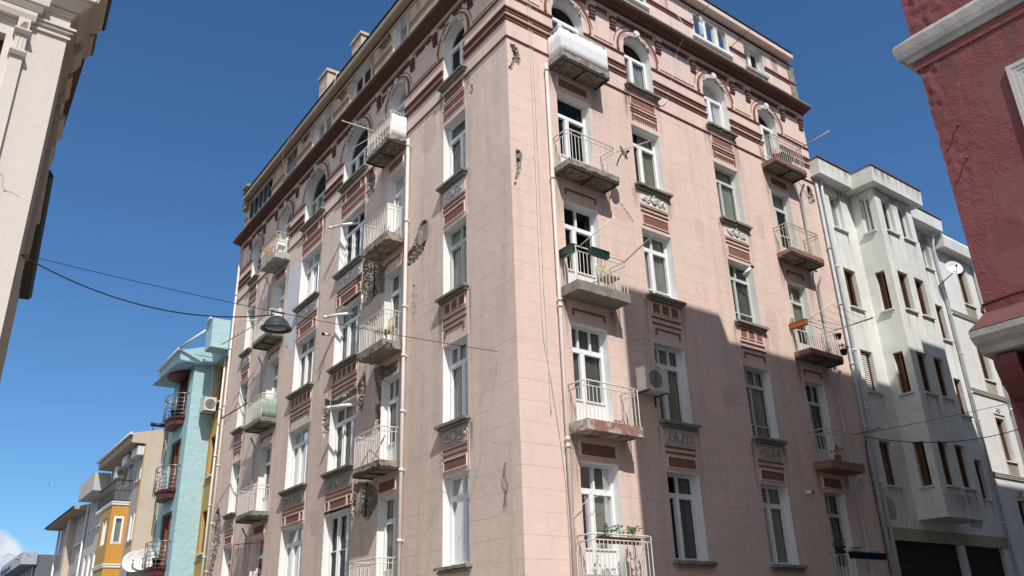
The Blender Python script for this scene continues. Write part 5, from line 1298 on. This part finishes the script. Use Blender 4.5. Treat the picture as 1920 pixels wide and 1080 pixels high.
for lo in (6.1, 3.2): window(FYS, .14, .56, lo, lo + 1.2, YB, rec=.04, transom=0, lights=1, curt='full'); window(FL, 28.7, 29.7, lo, lo + 1.2, YB, d=YD, rec=.1, transom=0, lights=2, curt='full', revmat='mustard_plaster')
for z in (5.2, 7.9): g = G(FL); g.box(Y0 - .06, Y1 + .05, D1 + .01, YD + .06, z, z + .06); g.box(Y0 - .04, Y1 + .03, D1 + .01, YD + .04, z - .1, z); g.obj('band', 'gutter_white', bw)
g = G(FL); z = 7.97
for h in (.05, .5, .95): g.tube([(Y0, D1, z + h), (Y0, YD, z + h), (Y1 + 1.4, YD, z + h)], .02, 5)
for k in range(30): t = k / 29; g.tube([(Y0 + (Y1 + 1.4 - Y0) * t, YD, z), (Y0 + (Y1 + 1.4 - Y0) * t, YD, z + .95)], .009, 4)
for k in range(6): g.tube([(Y0, D1 + (YD - D1) * k / 6, z), (Y0, D1 + (YD - D1) * k / 6, z + .95)], .009, 4)
g.obj('railing', 'dark_steel', YB)
g = G(FL); g.box(Y1, Y1 + 1.45, D1, YD + .04, 7.8, 7.95); g.obj('terrace_slab', 'gutter_white', YB)
g = G(FL); g.tube([(26.35, 1.72, 11.22), (26.35, .9, 11.22)], .09, 10); [g.tube([(26.35, d, 10.95 if d < 1.3 else 10.9), (26.35, d, 11.2)], .02, 5) for d in (1.0, 1.6)]
g.obj('solar_heater', 'black_metal', None, 'black cylindrical solar water tank on the beige roof', 'solar heater')
dish(FL(25.75, 1.72, 5.15), (-.35, -.85, .3), .46, 'white satellite dish in front of the beige gable, left of its twin', mount=FL(26.15, 1.72, 4.8))
dish(FL(25.55, 1.40, 5.22), (-.35, -.85, .3), .46, 'white satellite dish overlapping its twin, right beside the curved blue building balcony', mount=FL(26.15, 1.40, 4.85))

# ============================================================ WHITE-GREY BUILDING, GREY BUILDING, MODERN BUILDING
PBd = thing('apartment_building', tuple(FL(33.6, D1, 0)), 'narrow pale grey building with three slim windows per storey beside the yellow bay', 'building')
nw = [(34.3 + 1.35 * k, 34.95 + 1.35 * k, lo, lo + 1.25) for k in range(3) for lo in (7.7, 5.2, 2.8)]
g = G(FL); wall(g, 33.6, 38.4, 0, 9.3, [(*p, None) for p in nw], d=D1); g.poly([(33.6, D1, 8), (33.6, -2, 8), (33.6, -2, 10), (33.6, D1, 10)]); g.obj('wall', 'pale_grey_plaster', PBd)
g = G(FL); g.box(33.6, 37.8, D1, 2.55, 9.3, 10.2); g.obj('upper_storey', 'pale_grey_plaster', PBd)
g = G(FL); g.box(33.7, 38.3, .8, .85, .1, 9.2); g.obj('dark_room_backing', 'interior_dark', PBd)
for a, b, lo, hi in nw:
    w = window(FL, a, b, lo, hi, PBd, d=D1, rec=.15, transom=0, lights=1, curt='full'); q = G(FL); q.box(a - .06, b + .06, D1, D1 + .1, lo - .06, lo - .003); q.obj('sill', 'gutter_white', w)
pipe(FL, [(38.3, D1 + .1, 9.3), (38.3, D1 + .1, 0)], .06, PBd, 'gutter_white')
GY = thing('apartment_building', tuple(FL(38.6, D1, 0)), 'grey block with a thin overhanging roof and a beige pilaster', 'building')
gw = [(39.4, 41.2, lo, lo + 1.15) for lo in (7.35, 4.6)] + [(44.2, 46.0, lo, lo + 1.15) for lo in (7.35, 4.6)]
g = G(FL); wall(g, 38.6, 47.5, 0, 9.0, [(*p, None) for p in gw], d=D1); g.box(42.2, 43.0, D1 + .001, D1 + .35, 0, 9.0, 1); g.poly([(47.5, D1, 0), (47.5, -2, 0), (47.5, -2, 9), (47.5, D1, 9)]); g.obj('wall', ['grey_plaster', 'beige_plaster'], GY)
g = G(FL); g.prism([(D1 - .02, 9.01), (2.55, 9.03), (2.6, 9.12), (1, 9.6), (-2, 10)], 38.5, 48.6); g.obj('roof', 'tan_plaster', GY); g = G(FL); g.tube([(38.4, 2.62, 9.14), (48.7, 2.62, 9.14)], .05, 6); g.obj('gutter', 'dark_steel', GY)
g = G(FL); g.box(38.7, 47.4, .8, .85, .1, 9); g.obj('dark_room_backing', 'interior_dark', GY)
for a, b, lo, hi in gw:
    w = window(FL, a, b, lo, hi, GY, d=D1, rec=.2, transom=0, lights=3, curt='full'); q = G(FL); q.box(a - .08, b + .08, D1, D1 + .1, lo - .07, lo - .003); q.obj('sill', 'gutter_white', w)
pipe(FL, [(47.4, D1 + .12, 9.0), (47.4, D1 + .12, 0)], .07, GY, 'gutter_white')
MO = thing('hotel_building', tuple(FL(57, D1, 0)), 'low dark grey modern building with a lettered sign band', 'building')
g = G(FL); g.box(57, 69, -6, D1, 0, 8.35); g.obj('wall', 'dark_cladding', MO)
g = G(FL); g.box(56.8, 70, D1 + .02, D1 + 1.0, 7.65, 8.5); sb = g.obj('sign_band', 'sign_grey', MO)
cu_ = bpy.data.curves.new('lettering', 'FONT'); cu_.body = 'Özlüpark'; cu_.size = .85; cu_.extrude = .02; cu_.align_x = 'LEFT'
tx = bpy.data.objects.new('tmp', cu_); C.objects.link(tx)
dg = bpy.context.evaluated_depsgraph_get(); me = bpy.data.meshes.new_from_object(tx.evaluated_get(dg)); bpy.data.objects.remove(tx)
me.materials.clear(); me.materials.append(MATS['sign_letters'])
o0 = Vector(FL(57, D1, 0)); w_ = max(v.co.x for v in me.vertices)
for v in me.vertices:
    t = v.co.x / w_; p = Vector(FL(69.8 - 6.8 * t, D1 + 1.03 + v.co.z, 7.8 + v.co.y * .62)); v.co = p - o0
lo_ = bpy.data.objects.new('sign_lettering', me); C.objects.link(lo_); lo_.parent = sb
g = G(FL); g.box(57.6, 69, D1 + .005, D1 + .06, 2, 7.6); g.obj('glazing', 'purple_glass', MO)
g = G(FL)
for k in range(7): g.box(57.5 + k * 1.6, 57.65 + k * 1.6, D1 + .062, D1 + .16, 0, 7.6)
g.obj('mullion', 'gutter_white', MO)
# filler block closing the end of the street: a low far house behind
# gulls
def gull(p, s, ang, label, flap=.25):
    p = Vector(p); g = G(); e = Vector((cos(ang), sin(ang), 0)); n = Vector((-sin(ang), cos(ang), 0))
    g.tube([tuple(p - n * .22 * s), tuple(p - n * .1 * s), tuple(p), tuple(p + n * .14 * s), tuple(p + n * .22 * s)], [.01 * s, .04 * s, .06 * s, .045 * s, .012 * s], 8, 0)
    for sg in (-1, 1):
        pr = None
        for k in range(7):
            t = k / 6; c = p + e * sg * .62 * s * t + Vector((0, 0, s * (flap * sin(t * 2.2) - .16 * t * t))) - n * .1 * s * t * t; w = .09 * s * (1 - t) + .01 * s
            cur = [c + n * w, c - n * w]
            if pr: i = len(g.v); g.v += [pr[0], cur[0], cur[1], pr[1]]; g.f.append([i, i + 1, i + 2, i + 3]); g.m.append(1 if k > 3 else 0)
            pr = cur
    o = g.obj('seagull', ['gull_white', 'gull_dark'], None, label, 'bird', 'gulls over the street'); md = o.modifiers.new('s', 'SOLIDIFY'); md.thickness = .015 * s
gull(CAM + Vector((.171098, 1.14115, .189442)) * 60, .5, .5, 'tiny white gull high above the roofs at the left', .3)
gull(CAM + Vector((.158273, 1.194520, .108900)) * 30, .72, -.1, 'larger gull gliding in front of the white cloud', .28)

# ============================================================ GROUND
g = G(); g.poly([(-900, -900, 0), (900, -900, 0), (900, 900, 0), (-900, 900, 0)]); g.obj('ground', 'asphalt', kind='structure')
g = G()
g.box(-1.4, 34, -1.3, -.05, .004, .13); g.box(-1.4, -.05, -1.3, 26, .005, .131); g.box(-.36, 34, -9.35, -8.2, .004, .13); g.box(-1.5, -.4, -22, -8.2, .004, .129)
g.obj('pavement', 'pavement', kind='structure')
g = G(); g.poly([(-9.1, -.0, .004), (-1.45, -.0, .004), (-1.45, 60, .004), (-6, 60, .004)]); g.poly([(-60, -8, .0041), (34, -8, .0041), (34, -1.35, .0041), (-60, -1.35, .0041)]); g.poly([(-60, -40, .0042), (-1.6, -40, .0042), (-1.6, -8.1, .0042), (-60, -8.1, .0042)]); g.obj('road', 'bounce_paving', kind='structure')  # street out of view, pale surface added to throw light upward
g = G(); [g.box(-8 + .0, -5.5, -6.5 + k * .9, -6.1 + k * .9, .004, .008) for k in range(6)]; g.obj('road_markings', 'road_paint', kind='structure')
